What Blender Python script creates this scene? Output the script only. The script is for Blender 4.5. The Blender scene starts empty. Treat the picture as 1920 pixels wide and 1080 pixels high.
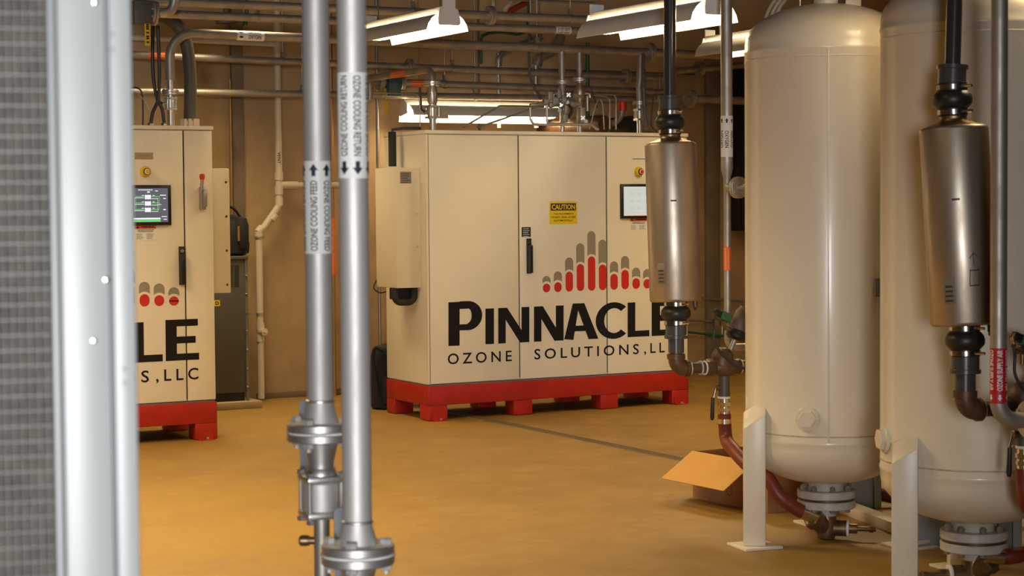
import bpy, bmesh, math, random
from mathutils import Vector, Matrix
random.seed(7)
SC = bpy.context.scene
COL = SC.collection
PI = math.pi
# ------------------------------------------------------------------ camera
FPX, PITCH, ROLL, YAW, EYE = 3531.5, .0439, .0081, .4998, 1.65
_s, _c = math.sin(YAW), math.cos(YAW)
FWD = Vector((_s*math.cos(PITCH), _c*math.cos(PITCH), -math.sin(PITCH)))
_R0 = Vector((_c, -_s, 0)); _U0 = _R0.cross(FWD)
RGT = _R0*math.cos(ROLL) - _U0*math.sin(ROLL)
UPV = _U0*math.cos(ROLL) + _R0*math.sin(ROLL)
CAM = Vector((0, 0, EYE))
cd = bpy.data.cameras.new('camera'); cam = bpy.data.objects.new('camera', cd); COL.objects.link(cam)
cd.sensor_width = 36; cd.lens = FPX/1920*36; cd.clip_start = .05; cd.clip_end = 80
m = Matrix.Identity(4)
for i in range(3):
    m[i][0] = RGT[i]; m[i][1] = UPV[i]; m[i][2] = -FWD[i]; m[i][3] = CAM[i]
cam.matrix_world = m
cd.dof.use_dof = True; cd.dof.focus_distance = 12.2; cd.dof.aperture_fstop = 8.0
SC.camera = cam
# ------------------------------------------------------------------ light and exposure
SC.view_settings.view_transform = 'Standard'; SC.view_settings.look = 'None'
SC.view_settings.exposure = 0.0; SC.view_settings.gamma = 1; SC.view_settings.use_curve_mapping = False
W = bpy.data.worlds.new('world'); SC.world = W; W.use_nodes = True
W.node_tree.nodes['Background'].inputs[0].default_value = (1, .8, .6, 1)
W.node_tree.nodes['Background'].inputs[1].default_value = .02
WARM = (1.0, .755, .42)
LAMP = 12.5
def area(name, loc, aim, sx, sy, power, col):
    l = bpy.data.lights.new(name, 'AREA'); l.shape = 'RECTANGLE'; l.size = sx; l.size_y = sy; l.energy = power; l.color = col
    o = bpy.data.objects.new(name, l); COL.objects.link(o); o.location = loc
    o.rotation_euler = (Vector(aim)-Vector(loc)).to_track_quat('-Z', 'Y').to_euler(); return o
# added neutral area light behind the camera, narrowed and aimed away from the tanks
dl = area('neutral_fill', (-2.9, -5.3, 1.7), (.1, 4.4, 1.3), 1.5, 2.2, 105, (.96, .98, 1.0)); dl.data.spread = math.radians(52)
# added warm area lights without fixtures, outside the frame, to brighten the hall
for i, (x, y, p, sp) in enumerate([(1.6, 8.2, 130, 140), (8.4, 10.6, 80, 140), (3.2, 9.4, 85, 140), (9.8, 7.8, 40, 140), (2.0, 11.2, 100, 140), (10.4, 12.6, 18, 140), (5.15, 13.95, 42, 104), (2.6, 5.4, 15, 140)]):
    area('warm_fill', (x, y, 3.35), (x, y, 0), .35, 1.2, p*.8, WARM).data.spread = math.radians(sp)
# ------------------------------------------------------------------ geometry helpers
def ray(x, y): return FWD + RGT*((x-960)/FPX) - UPV*((y-540)/FPX)
def at(x, y, z): return CAM + ray(x, y)*z
def onz(x, y, z=0.):
    d = ray(x, y); return CAM + d*((z-EYE)/d.z)
def ony(x, y, v):
    d = ray(x, y); return CAM + d*(v/d.y)
def onx(x, y, v):
    d = ray(x, y); return CAM + d*(v/d.x)
def lf(lat, f, z=0.): return Vector((_c*lat+_s*f, -_s*lat+_c*f, z))     # right / ahead of the eye -> room
def depth(P): return (Vector(P)-CAM).dot(FWD)
def frame(o, z, x=None):
    z = Vector(z).normalized(); x = Vector(x) if x is not None else (Vector((1, 0, 0)) if abs(z.x) < .9 else Vector((0, 1, 0)))
    x = (x - z*x.dot(z)).normalized(); y = z.cross(x); M = Matrix.Identity(4)
    for i in range(3): M[i][0] = x[i]; M[i][1] = y[i]; M[i][2] = z[i]; M[i][3] = Vector(o)[i]
    return M
def T(x, y, z): return Matrix.Translation((x, y, z))
def fillet(pts, R, n=7):
    pts = [Vector(p) for p in pts]; out = [pts[0]]
    for i in range(1, len(pts)-1):
        a, b, c = pts[i-1], pts[i], pts[i+1]
        u = (a-b).normalized(); w = (c-b).normalized(); ang = u.angle(w)
        if ang > PI-.02: out.append(b); continue
        r = R[i-1] if isinstance(R, (list, tuple)) else R
        t = min(r/math.tan(ang/2), (a-b).length*.48 if i > 1 else (a-b).length*.98, (c-b).length*.48 if i < len(pts)-2 else (c-b).length*.98); r = t*math.tan(ang/2)
        cen = b + (u+w).normalized()*(r/math.sin(ang/2)); s = b+u*t-cen; e = b+w*t-cen
        ax = s.cross(e).normalized(); tot = s.angle(e)
        for k in range(n+1): out.append(cen + Matrix.Rotation(tot*k/n, 3, ax)@s)
    out.append(pts[-1]); return out
def spline(pts, n=8):
    P = [Vector(p) for p in pts]; P = [P[0]*2-P[1]]+P+[P[-1]*2-P[-2]]; out = []
    for i in range(1, len(P)-2):
        for k in range(n):
            t = k/n; a, b, c, d = P[i-1:i+3]
            out.append(.5*((2*b)+(c-a)*t+(2*a-5*b+4*c-d)*t*t+(3*b-a-3*c+d)*t**3))
    out.append(P[-2]); return out
_txt = {}
def text2d(body, off=0., sp=1.):
    k = (body, off, sp)
    if k in _txt: return _txt[k]
    c = bpy.data.curves.new('t', 'FONT'); c.body = body; c.size = 1; c.offset = off; c.space_character = sp; c.resolution_u = 3
    o = bpy.data.objects.new('t', c); COL.objects.link(o); dg = bpy.context.evaluated_depsgraph_get(); dg.update()
    me = bpy.data.meshes.new_from_object(o.evaluated_get(dg))
    V = [(v.co.x, v.co.y) for v in me.vertices]; Fc = [tuple(p.vertices) for p in me.polygons]
    x0 = min(v[0] for v in V); x1 = max(v[0] for v in V); y0 = min(v[1] for v in V); y1 = max(v[1] for v in V)
    y0 = max(y0, -.02) if ',' in body else y0
    V = [((x-x0)/(x1-x0), (y-y0)/(y1-y0)) for x, y in V]
    bpy.data.objects.remove(o); bpy.data.curves.remove(c); bpy.data.meshes.remove(me)
    _txt[k] = (V, Fc, (x1-x0)/(y1-y0)); return _txt[k]
class G:
    def __init__(s): s.v = []; s.f = []
    def add(s, V, F, M=None):
        o = len(s.v)
        s.v += [(M@Vector(v)) if M is not None else Vector(v) for v in V]; s.f += [tuple(i+o for i in f) for f in F]; return s
    def box(s, c, d, M=None):
        x, y, z = (k/2 for k in d); V = [(c[0]+a*x, c[1]+b*y, c[2]+e*z) for e in (-1, 1) for b in (-1, 1) for a in (-1, 1)]
        return s.add(V, [(0, 2, 3, 1), (4, 5, 7, 6), (0, 1, 5, 4), (2, 6, 7, 3), (0, 4, 6, 2), (1, 3, 7, 5)], M)
    def bx(s, a, b, M=None):
        return s.box([(a[i]+b[i])/2 for i in range(3)], [abs(b[i]-a[i]) for i in range(3)], M)
    def lathe(s, prof, M=None, n=24):
        V = []; F = []; rings = []
        for r, z in prof:
            if r < 1e-6: rings.append([len(V)]); V.append((0, 0, z))
            else:
                rings.append(list(range(len(V), len(V)+n)))
                V += [(r*math.cos(2*PI*k/n), r*math.sin(2*PI*k/n), z) for k in range(n)]
        for A, B in zip(rings, rings[1:]):
            for k in range(n):
                k2 = (k+1) % n
                if len(A) == 1 and len(B) == 1: continue
                if len(A) == 1: F.append((A[0], B[k2], B[k])) 
                elif len(B) == 1: F.append((A[k], A[k2], B[0]))
                else: F.append((A[k], A[k2], B[k2], B[k]))
        return s.add(V, F, M)
    def cyl(s, a, b, r, r2=None, n=20):
        a = Vector(a); b = Vector(b); r2 = r if r2 is None else r2; L = (b-a).length
        return s.lathe([(0, 0), (r, 0), (r2, L), (0, L)], frame(a, b-a), n)
    def disc(s, c, d, r, t, n=28, ch=.0):
        ch = ch or min(t, r)*.12
        return s.lathe([(0, 0), (r-ch, 0), (r, ch), (r, t-ch), (r-ch, t), (0, t)], frame(c, d), n)
    def hex(s, c, d, r, h, rot=0.):
        return s.lathe([(0, 0), (r, 0), (r, h*.85), (r*.85, h), (0, h)], frame(c, d)@Matrix.Rotation(rot, 4, 'Z'), 6)
    def tube(s, pts, r, n=12):
        P = [Vector(p) for p in pts]; N = len(P); rr = r if isinstance(r, (list, tuple)) else [r]*N
        t0 = (P[1]-P[0]).normalized(); x = frame((0, 0, 0), t0).col[0].xyz; V = []; F = []
        for i in range(N):
            t = (P[min(i+1, N-1)]-P[max(i-1, 0)]).normalized(); x = (x-t*x.dot(t)).normalized(); y = t.cross(x)
            V += [P[i]+(x*math.cos(2*PI*k/n)+y*math.sin(2*PI*k/n))*rr[i] for k in range(n)]
        for i in range(N-1):
            for k in range(n): F.append((i*n+k, i*n+(k+1) % n, (i+1)*n+(k+1) % n, (i+1)*n+k))
        F.append(tuple(range(n))[::-1]); F.append(tuple(range((N-1)*n, N*n))); return s.add(V, F)
    def prism(s, poly, h, M=None):
        n = len(poly); V = [(x, y, 0) for x, y in poly]+[(x, y, h) for x, y in poly]
        F = [tuple(range(n))[::-1], tuple(range(n, 2*n))]+[(k, (k+1) % n, n+(k+1) % n, n+k) for k in range(n)]
        return s.add(V, F, M)
    def face(s, pts): return s.add(pts, [tuple(range(len(pts)))])
    def text(s, M, body, h, w=None, off=.012, sp=1., z=0.):
        V, F, a = text2d(body, off, sp); w = w or a*h
        return s.add([((x-.5)*w, (y-.5)*h, z) for x, y in V], F, M)
    def wrap(s, V, F, M, r, cut):
        bm = bmesh.new(); vs = [bm.verts.new((x, y, 0)) for x, y in V]
        for f in F:
            try: bm.faces.new([vs[i] for i in f])
            except ValueError: pass
        ys = [v[1] for v in V]; k = math.floor(min(ys)/cut)*cut
        while k < max(ys):
            g = bm.verts[:]+bm.edges[:]+bm.faces[:]
            bmesh.ops.bisect_plane(bm, geom=g, plane_co=(0, k, 0), plane_no=(0, 1, 0)); k += cut
        bm.verts.index_update()
        VV = [(r*math.cos(v.co.y/r), r*math.sin(v.co.y/r), v.co.x) for v in bm.verts]; FF = [tuple(v.index for v in f.verts) for f in bm.faces]
        bm.free(); return s.add(VV, FF, M)
    def cyltext(s, M, r, body, h, L, ang, down, off=.02):
        V, F, a = text2d(body, off); sg = -1 if down else 1      # M: z along the pipe, x towards the reader
        pts = [(sg*(x-.5)*L, -sg*(y-.5)*h) for x, y in V]        # reading up: glyph tops point left
        return s.wrap(pts, F, M@Matrix.Rotation(ang, 4, 'Z'), r, h/5)
    def cylarrow(s, M, r, ang, zc, size, down):
        k = -size if down else size
        V = [(zc+k*a, size*b) for a, b in [(.6, 0), (0, .45), (0, .2), (-.55, .2), (-.55, -.2), (0, -.2), (0, -.45)]]
        return s.wrap(V, [(0, 1, 6), (2, 3, 4, 5)], M@Matrix.Rotation(ang, 4, 'Z'), r, size/6)
def islands(g):
    par = list(range(len(g.v)))
    def fd(a):
        while par[a] != a: par[a] = par[par[a]]; a = par[a]
        return a
    for f in g.f:
        for i in f[1:]: par[fd(i)] = fd(f[0])
    out = {}
    for f in g.f: out.setdefault(fd(f[0]), []).append(f)
    R = []
    for fs in out.values():
        mp = {}; h = G()
        for f in fs:
            for i in f:
                if i not in mp: mp[i] = len(h.v); h.v.append(g.v[i])
            h.f.append(tuple(mp[i] for i in f))
        R.append(h)
    return R
OFF = {}
def build(name, g, mat, parent=None, flat=False, bev=0., ang=38, base=None):
    me = bpy.data.meshes.new(name); o = bpy.data.objects.new(name, me); COL.objects.link(o)
    off = OFF[parent.name] if parent else (Vector(base) if base is not None else Vector((0, 0, 0)))
    me.from_pydata([v-off for v in g.v], [], g.f)
    bm = bmesh.new(); bm.from_mesh(me); bmesh.ops.recalc_face_normals(bm, faces=bm.faces[:])
    if bev:
        es = [e for e in bm.edges if len(e.link_faces) == 2 and e.calc_face_angle(0) > .6]
        bmesh.ops.bevel(bm, geom=es, offset=bev, segments=2, affect='EDGES', profile=.5, clamp_overlap=True)
    bm.to_mesh(me); bm.free()
    if not flat:
        for p in me.polygons: p.use_smooth = True
        me.set_sharp_from_angle(angle=math.radians(ang))
    me.materials.append(mat); OFF[o.name] = off
    if parent: o.parent = parent
    else: o.location = off
    return o
def tag(o, label, cat, group=None):
    o['label'] = label; o['category'] = cat
    if group: o['group'] = group
    return o
def thing(name, label, cat, loc, group=None):
    o = bpy.data.objects.new(name, None); COL.objects.link(o); o.location = loc; o.empty_display_size = .1
    OFF[o.name] = Vector(loc); return tag(o, label, cat, group)
def struct(o): o['kind'] = 'structure'; return o
def piece(name, me, parent, loc, rot=None):
    o = bpy.data.objects.new(name, me); COL.objects.link(o); o.parent = parent
    M = (rot or Matrix.Identity(4)).to_4x4(); M.translation = Vector(loc)-OFF[parent.name]; o.matrix_basis = M; OFF[o.name] = OFF[parent.name]; return o
# ------------------------------------------------------------------ materials
MATS = {}
def mat(name, col, rough=.5, metal=0., var=0., vscale=4., col2=None, bump=0., bscale=60., coat=0., emit=None, estr=0., stretch=None, rvar=0., spec=None, lo=.35, hi=.65, trans=0.):
    m = bpy.data.materials.new(name); m.use_nodes = True; nt = m.node_tree; b = nt.nodes['Principled BSDF']
    b.inputs['Base Color'].default_value = (*col, 1); b.inputs['Roughness'].default_value = rough; b.inputs['Metallic'].default_value = metal
    if spec is not None: b.inputs['Specular IOR Level'].default_value = spec
    if coat: b.inputs['Coat Weight'].default_value = coat; b.inputs['Coat Roughness'].default_value = .12
    if trans: b.inputs['Transmission Weight'].default_value = trans
    if emit: b.inputs['Emission Color'].default_value = (*emit, 1); b.inputs['Emission Strength'].default_value = estr
    if var or bump or rvar:
        tc = nt.nodes.new('ShaderNodeTexCoord'); mp = nt.nodes.new('ShaderNodeMapping'); nt.links.new(tc.outputs['Object'], mp.inputs[0])
        if stretch: mp.inputs['Scale'].default_value = stretch
        nz = nt.nodes.new('ShaderNodeTexNoise'); nz.inputs['Scale'].default_value = vscale; nz.inputs['Detail'].default_value = 6; nz.inputs['Roughness'].default_value = .62
        nt.links.new(mp.outputs[0], nz.inputs['Vector'])
        mr = nt.nodes.new('ShaderNodeMapRange'); mr.inputs['From Min'].default_value = lo; mr.inputs['From Max'].default_value = hi; nt.links.new(nz.outputs[0], mr.inputs[0])
        if var:
            mx = nt.nodes.new('ShaderNodeMix'); mx.data_type = 'RGBA'; c2 = col2 or tuple(k*(1-var) for k in col)
            mx.inputs[6].default_value = (*col, 1); mx.inputs[7].default_value = (*c2, 1); nt.links.new(mr.outputs[0], mx.inputs[0]); nt.links.new(mx.outputs[2], b.inputs['Base Color'])
        if rvar:
            m2 = nt.nodes.new('ShaderNodeMapRange'); m2.inputs['To Min'].default_value = rough; m2.inputs['To Max'].default_value = rough+rvar; nt.links.new(mr.outputs[0], m2.inputs[0]); nt.links.new(m2.outputs[0], b.inputs['Roughness'])
        if bump:
            n2 = nt.nodes.new('ShaderNodeTexNoise'); n2.inputs['Scale'].default_value = bscale; n2.inputs['Detail'].default_value = 4; nt.links.new(mp.outputs[0], n2.inputs['Vector'])
            bp = nt.nodes.new('ShaderNodeBump'); bp.inputs['Strength'].default_value = bump; bp.inputs['Distance'].default_value = .01; nt.links.new(n2.outputs[0], bp.inputs['Height']); nt.links.new(bp.outputs[0], b.inputs['Normal'])
    MATS[name] = m; return m
CREAM = mat('cabinet_paint', (.83, .77, .635), .42, var=.05, vscale=2.5, bump=.04, bscale=220)
ACPAINT = mat('cooler_paint', (.76, .68, .52), .45, bump=.03, bscale=220)
RED = mat('red_paint', (.44, .018, .010), .42, var=.22, vscale=9, bump=.08, bscale=60)
PLINTH = mat('plinth_grey', (.20, .18, .16), .6)
DARKGAP = mat('dark_gap', (.03, .027, .024), .7)
BLACK = mat('black_plastic', (.013, .012, .012), .38)
VINYL = mat('black_vinyl', (.014, .012, .012), .8, spec=.15)
LOGOGREY = mat('grey_vinyl', (.27, .235, .175), .6)
LOGORED = mat('red_vinyl', (.56, .022, .012), .55)
RUBBER = mat('black_rubber', (.018, .016, .015), .42)
FOAM = mat('black_insulation', (.022, .020, .019), .75, bump=.2, bscale=90)
STEEL = mat('stainless_steel', (.66, .64, .61), .34, .85, var=.22, vscale=7, rvar=.15, stretch=(1, 1, .5))
STEELD = mat('dull_stainless', (.52, .485, .43), .44, .75, var=.3, vscale=6, rvar=.15)
BRUSH = mat('brushed_stainless', (.66, .635, .605), .52, .60, var=.16, vscale=9, rvar=.10, stretch=(1, 1, .3), bump=.03, bscale=200)
STAIN = mat('heat_stained_steel', (.54, .47, .39), .34, .82, var=.4, col2=(.36, .28, .20), vscale=5, rvar=.14, stretch=(1, 1, .45))
STAIND = mat('brown_stained_top', (.36, .24, .13), .42, 1., var=.3, vscale=12)
CHROME = mat('clamp_band', (.72, .70, .67), .16, 1.)
IRON = mat('brown_iron', (.135, .068, .034), .45, .25, var=.4, vscale=14, bump=.15, bscale=70)
BRASS = mat('old_brass', (.30, .20, .10), .38, .8, var=.4, vscale=18)
PVCG = mat('grey_pvc', (.060, .058, .060), .28, coat=.3)
PVCD = mat('dark_grey_pvc', (.036, .033, .033), .25, coat=.4)
PVCC = mat('cream_pvc', (.66, .58, .44), .4)
TANK = mat('tank_paint', (.75, .68, .555), .32, coat=.25, var=.06, vscale=2.0, bump=.025, bscale=14)
TANKW = mat('weld_rust', (.42, .28, .16), .5, var=.5, vscale=40, col2=(.60, .55, .47))
FLANGEP = mat('flange_paint', (.55, .52, .47), .35, var=.2, vscale=20)
BOLTP = mat('painted_bolt', (.34, .29, .22), .4, .3, var=.4, vscale=30)
LEGP = mat('leg_paint', (.74, .67, .55), .35, var=.06, vscale=5)
BLUEG = mat('blue_grey_paint', (.27, .32, .36), .45)
WHITE = mat('white_label', (.80, .79, .75), .5)
INK = mat('label_ink', (.012, .012, .03), .6)
ORANGE = mat('orange_label', (.85, .16, .02), .5)
PALEINK = mat('pale_print', (.9, .62, .40), .6)
LRED = mat('red_label', (.50, .012, .018), .5)
YEL = mat('yellow_label', (.82, .58, .01), .5)
YELP = mat('yellow_plastic', (.80, .50, .01), .4)
REDP = mat('red_plastic', (.62, .02, .015), .4)
GREYP = mat('grey_handle', (.21, .225, .24), .4)
GREEN = mat('green_plastic', (.03, .13, .05), .45)
HOSER = mat('red_hose', (.20, .030, .014), .45, var=.3, vscale=12)
HOSEG = mat('grey_hose', (.085, .077, .066), .55)
CABLE = mat('cable', (.035, .03, .027), .5)
CARD = mat('cardboard', (.36, .17, .06), .8, var=.12, vscale=6)
CARDIN = mat('cardboard_inner', (.56, .30, .07), .8, var=.06, vscale=5)
GALV = mat('galvanised', (.46, .44, .41), .42, .8, var=.2, vscale=20)
REFL = mat('lamp_reflector', (.80, .77, .70), .35)
LAMPBROWN = mat('lamp_housing', (.55, .47, .38), .5)
TUBE = mat('fluorescent_tube', (.9, .9, .85), .5, emit=(1.0, .76, .44), estr=LAMP*3.2)
GREYCAB = mat('dark_grey_cabinet', (.085, .082, .074), .5, var=.08, vscale=3)
FABRIC = mat('black_fabric', (.010, .010, .011), .85, bump=.3, bscale=150)
TAN = mat('copper_conduit', (.42, .25, .11), .4, .6)
TEAL = mat('teal_actuator', (.05, .11, .13), .45)
PANEL = mat('grey_white_panel', (.35, .36, .355), .38, bump=.02, bscale=300)
PANELS = mat('panel_strip', (.25, .255, .255), .4)
FILTER = mat('filter_media', (.11, .10, .085), .75, var=.45, vscale=26, bump=.6, bscale=160)
WIRE = mat('filter_wire', (.20, .195, .18), .4, .4)
VWIRE = mat('filter_weave', (.21, .197, .172), .6, .2, var=.4, vscale=90)
GLINT = mat('rivet', (.8, .78, .74), .15, 1.)
WALL = mat('concrete_wall', (.51, .365, .20), .8, var=.3, vscale=1.7, col2=(.385, .27, .145), bump=.25, bscale=9)
WALLJ = mat('wall_joint', (.17, .12, .075), .85)
TRIM = mat('dark_pilaster', (.24, .19, .13), .8, var=.3, vscale=3, bump=.2, bscale=9)
FLOOR = mat('sealed_floor', (.315, .184, .037), .42, var=.28, vscale=1.3, col2=(.245, .14, .028), rvar=.25, bump=.06, bscale=7)
CEIL = mat('dark_metal_deck', (.10, .085, .07), .6, .2)
PAD = mat('concrete_pad', (.42, .31, .17), .8, var=.2, vscale=5)
SCRD = mat('screen_dark', (.03, .03, .035), .3, emit=(.10, .105, .13), estr=1.0)
SCRL = mat('screen_pale', (.1, .1, .1), .25, emit=(.56, .58, .52), estr=1.0)
SCRW = mat('screen_white', (.1, .1, .1), .3, emit=(.85, .88, .95), estr=1.0)
SCRG = mat('screen_green', (.05, .1, .05), .3, emit=(.10, .75, .12), estr=1.0)
SCRB = mat('screen_faint', (.1, .1, .1), .3, emit=(.45, .52, .50), estr=1.0)
SCRR = mat('screen_pink', (.1, .1, .1), .3, emit=(.75, .42, .40), estr=1.0)
SIGNO = mat('warning_orange', (.75, .13, .03), .5)
PLATE = mat('gold_plate', (.45, .33, .16), .4, .4)
CLEAR = mat('clear_tube', (.75, .68, .55), .15, trans=.6)
DULLP = mat('dull_plate', (.22, .20, .16), .5, .3)
DRAIN = mat('dusty_drain', (.20, .135, .055), .8, var=.4, vscale=60)
REDST = mat('red_steel', (.30, .03, .015), .5)
# ------------------------------------------------------------------ the room
YB = 15.25; X0, X1, Y0, ZC = -5.0, 13.0, -6.0, 4.6
g = G().bx((X0, Y0, -.2), (X1, YB+.3, 0)); struct(build('floor', g, FLOOR, flat=True))
g = G().bx((X0, Y0, ZC), (X1, YB+.3, ZC+.15)); ce = struct(build('ceiling', g, CEIL, flat=True))
for i in range(9):
    x = X0+1+i*2.0; build('deck_rib', G().bx((x, Y0, ZC-.22), (x+.12, YB, ZC)), CEIL, ce, flat=True)
wb = struct(build('wall_back', G().bx((X0, YB+.03, 0), (X1, YB+.3, ZC)), WALLJ, flat=True))
xj = [X0]+[ony(p, 300, YB).x for p in (445, 900, 1336)]+[X1]
xj = [X0, xj[1]-3.0]+xj[1:]
for a, b in zip(xj, xj[1:]):
    build('concrete_panel', G().bx((a+.012, YB, .0), (b-.012, YB+.04, 2.9)), WALL, wb, bev=.006)
    build('concrete_panel', G().bx((a+.012, YB, 2.915), (b-.012, YB+.04, ZC)), WALL, wb, bev=.006)
struct(build('wall_left', G().bx((X0-.2, Y0, 0), (X0, YB, ZC)), WALL, flat=True))
struct(build('wall_right', G().bx((X1, Y0, 0), (X1+.2, YB, ZC)), WALL, flat=True))
struct(build('wall_front', G().bx((X0, Y0-.2, 0), (X1, Y0, ZC)), WALL, flat=True))
for n, (p0, p1, z1) in enumerate([(433, 455, ZC), (1320, 1345, ZC)]):
    a = ony(p0, 300, YB).x; b = ony(p1, 300, YB).x
    struct(build('trim_%d' % (n+1), G().bx((a, YB-.05, 0), (b, YB, z1)), TRIM, bev=.008))
struct(build('baseboard_back', G().bx((ony(480, 700, YB).x, YB-.03, 0), (X1, YB-.0, .05)), WALLJ, bev=.004))
# ------------------------------------------------------------------ ozone generator cabinets
MX, MY, MW, MD, ZT, ZB = 6.323, 12.928, 2.388, .752, 2.228, .268
def slab_on_front(g, px, y, t=.003):           # rectangle of pixels (x0,y0,x1,y1) read on the vertical plane Y = y
    a = ony(px[0], px[1], y); b = ony(px[2], px[3], y)
    return g.bx((a.x, y-t, b.z), (b.x, y, a.z))
FR = lambda o: frame(o, (0, -1, 0), (1, 0, 0))    # plane facing the room's near side
def door_handle(door, x, z0, z1, y):
    g = G(); w = .042
    g.bx((x-w/2, y-.012, z0), (x+w/2, y, z1))
    g.prism([(-w*.42, 0), (w*.42, 0), (w*.42, .03), (w*.3, .034), (-w*.3, .034), (-w*.42, .03)], (z1-z0)*.78, frame((x, y-.010, z0+.006), (0, 0, 1), (1, 0, 0))@Matrix.Rotation(PI, 4, 'Z'))
    h = build('handle', g, BLACK, door, bev=.003)
    c = Vector((x, y-.012, z1-(z1-z0)*.12)); build('lock', G().disc(c, (0, -1, 0), .013, .008, 16), CHROME, h if False else door)
    return h
def estop(door, p, y, mat_c):
    g = G(); c = Vector((p.x, y, p.z)); g.lathe([(0, 0), (.040, 0), (.040, .010), (.034, .028), (.030, .034), (0, .034)], FR(c), 20)
    build('emergency_stop_ring', g, YELP, door)
    build('emergency_stop_bezel', G().disc(c+Vector((0, -.034, 0)), (0, -1, 0), .024, .016, 20), BLACK, door)
    build('emergency_stop_band', G().disc(c+Vector((0, -.050, 0)), (0, -1, 0), .020, .003, 20), WHITE, door)
    build('emergency_stop_button', G().disc(c+Vector((0, -.053, 0)), (0, -1, 0), .0135, .010, 20), mat_c, door)
def warning_label(door, a, b, y, pale):
    z = a.z-(a.z-b.z)*.26
    w = build('warning_label', G().bx((a.x, y-.002, b.z), (b.x, y, a.z)), WHITE, door, flat=True)
    build('label_header', G().bx((a.x, y-.003, z), (b.x, y-.002, a.z)), SIGNO, door, flat=True)
    g = G(); cx = (a.x+b.x)/2; W_ = b.x-a.x; hh = (a.z-z)
    g.text(FR((cx+W_*.10, y-.0035, (a.z+z)/2)), 'WARNING', hh*.55, W_*.62, .035)
    tx = a.x+W_*.12; g.face([Vector((tx-hh*.38, y-.0035, z+hh*.16)), Vector((tx+hh*.38, y-.0035, z+hh*.16)), Vector((tx, y-.0035, a.z-hh*.14))])
    H = z-b.z
    for k in range(3): g.bx((a.x+W_*(.10+.03*k), y-.003, z-H*(.06+.09*k)-H*.035), (b.x-W_*(.10+.03*k), y-.002, z-H*(.06+.09*k)))
    for c_ in range(2):
        for k in range(6):
            x = a.x+W_*(.06+.48*c_); l = W_*random.uniform(.25, .38); zz = z-H*(.42+.085*k)
            g.bx((x, y-.0028, zz-H*.022), (x+l, y-.002, zz))
    build('label_print', g, INK, door, flat=True)
def capsule_poly(cx, r, z0, z1, n=10, concave=None):
    P = [(cx+r*math.cos(t), z1-r+r*math.sin(t)) for t in [PI*k/n for k in range(n+1)]]
    if concave is None: P += [(cx+r*math.cos(t), z0+r+r*math.sin(t)) for t in [PI+PI*k/n for k in range(n+1)]]
    else:
        zc, rc = concave; a = math.acos(min(1, r/rc))
        P += [(cx+rc*math.cos(t), zc+rc*math.sin(t)) for t in [PI-a-(PI-2*a)*k/n for k in range(n+1)]]
    return P
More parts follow.
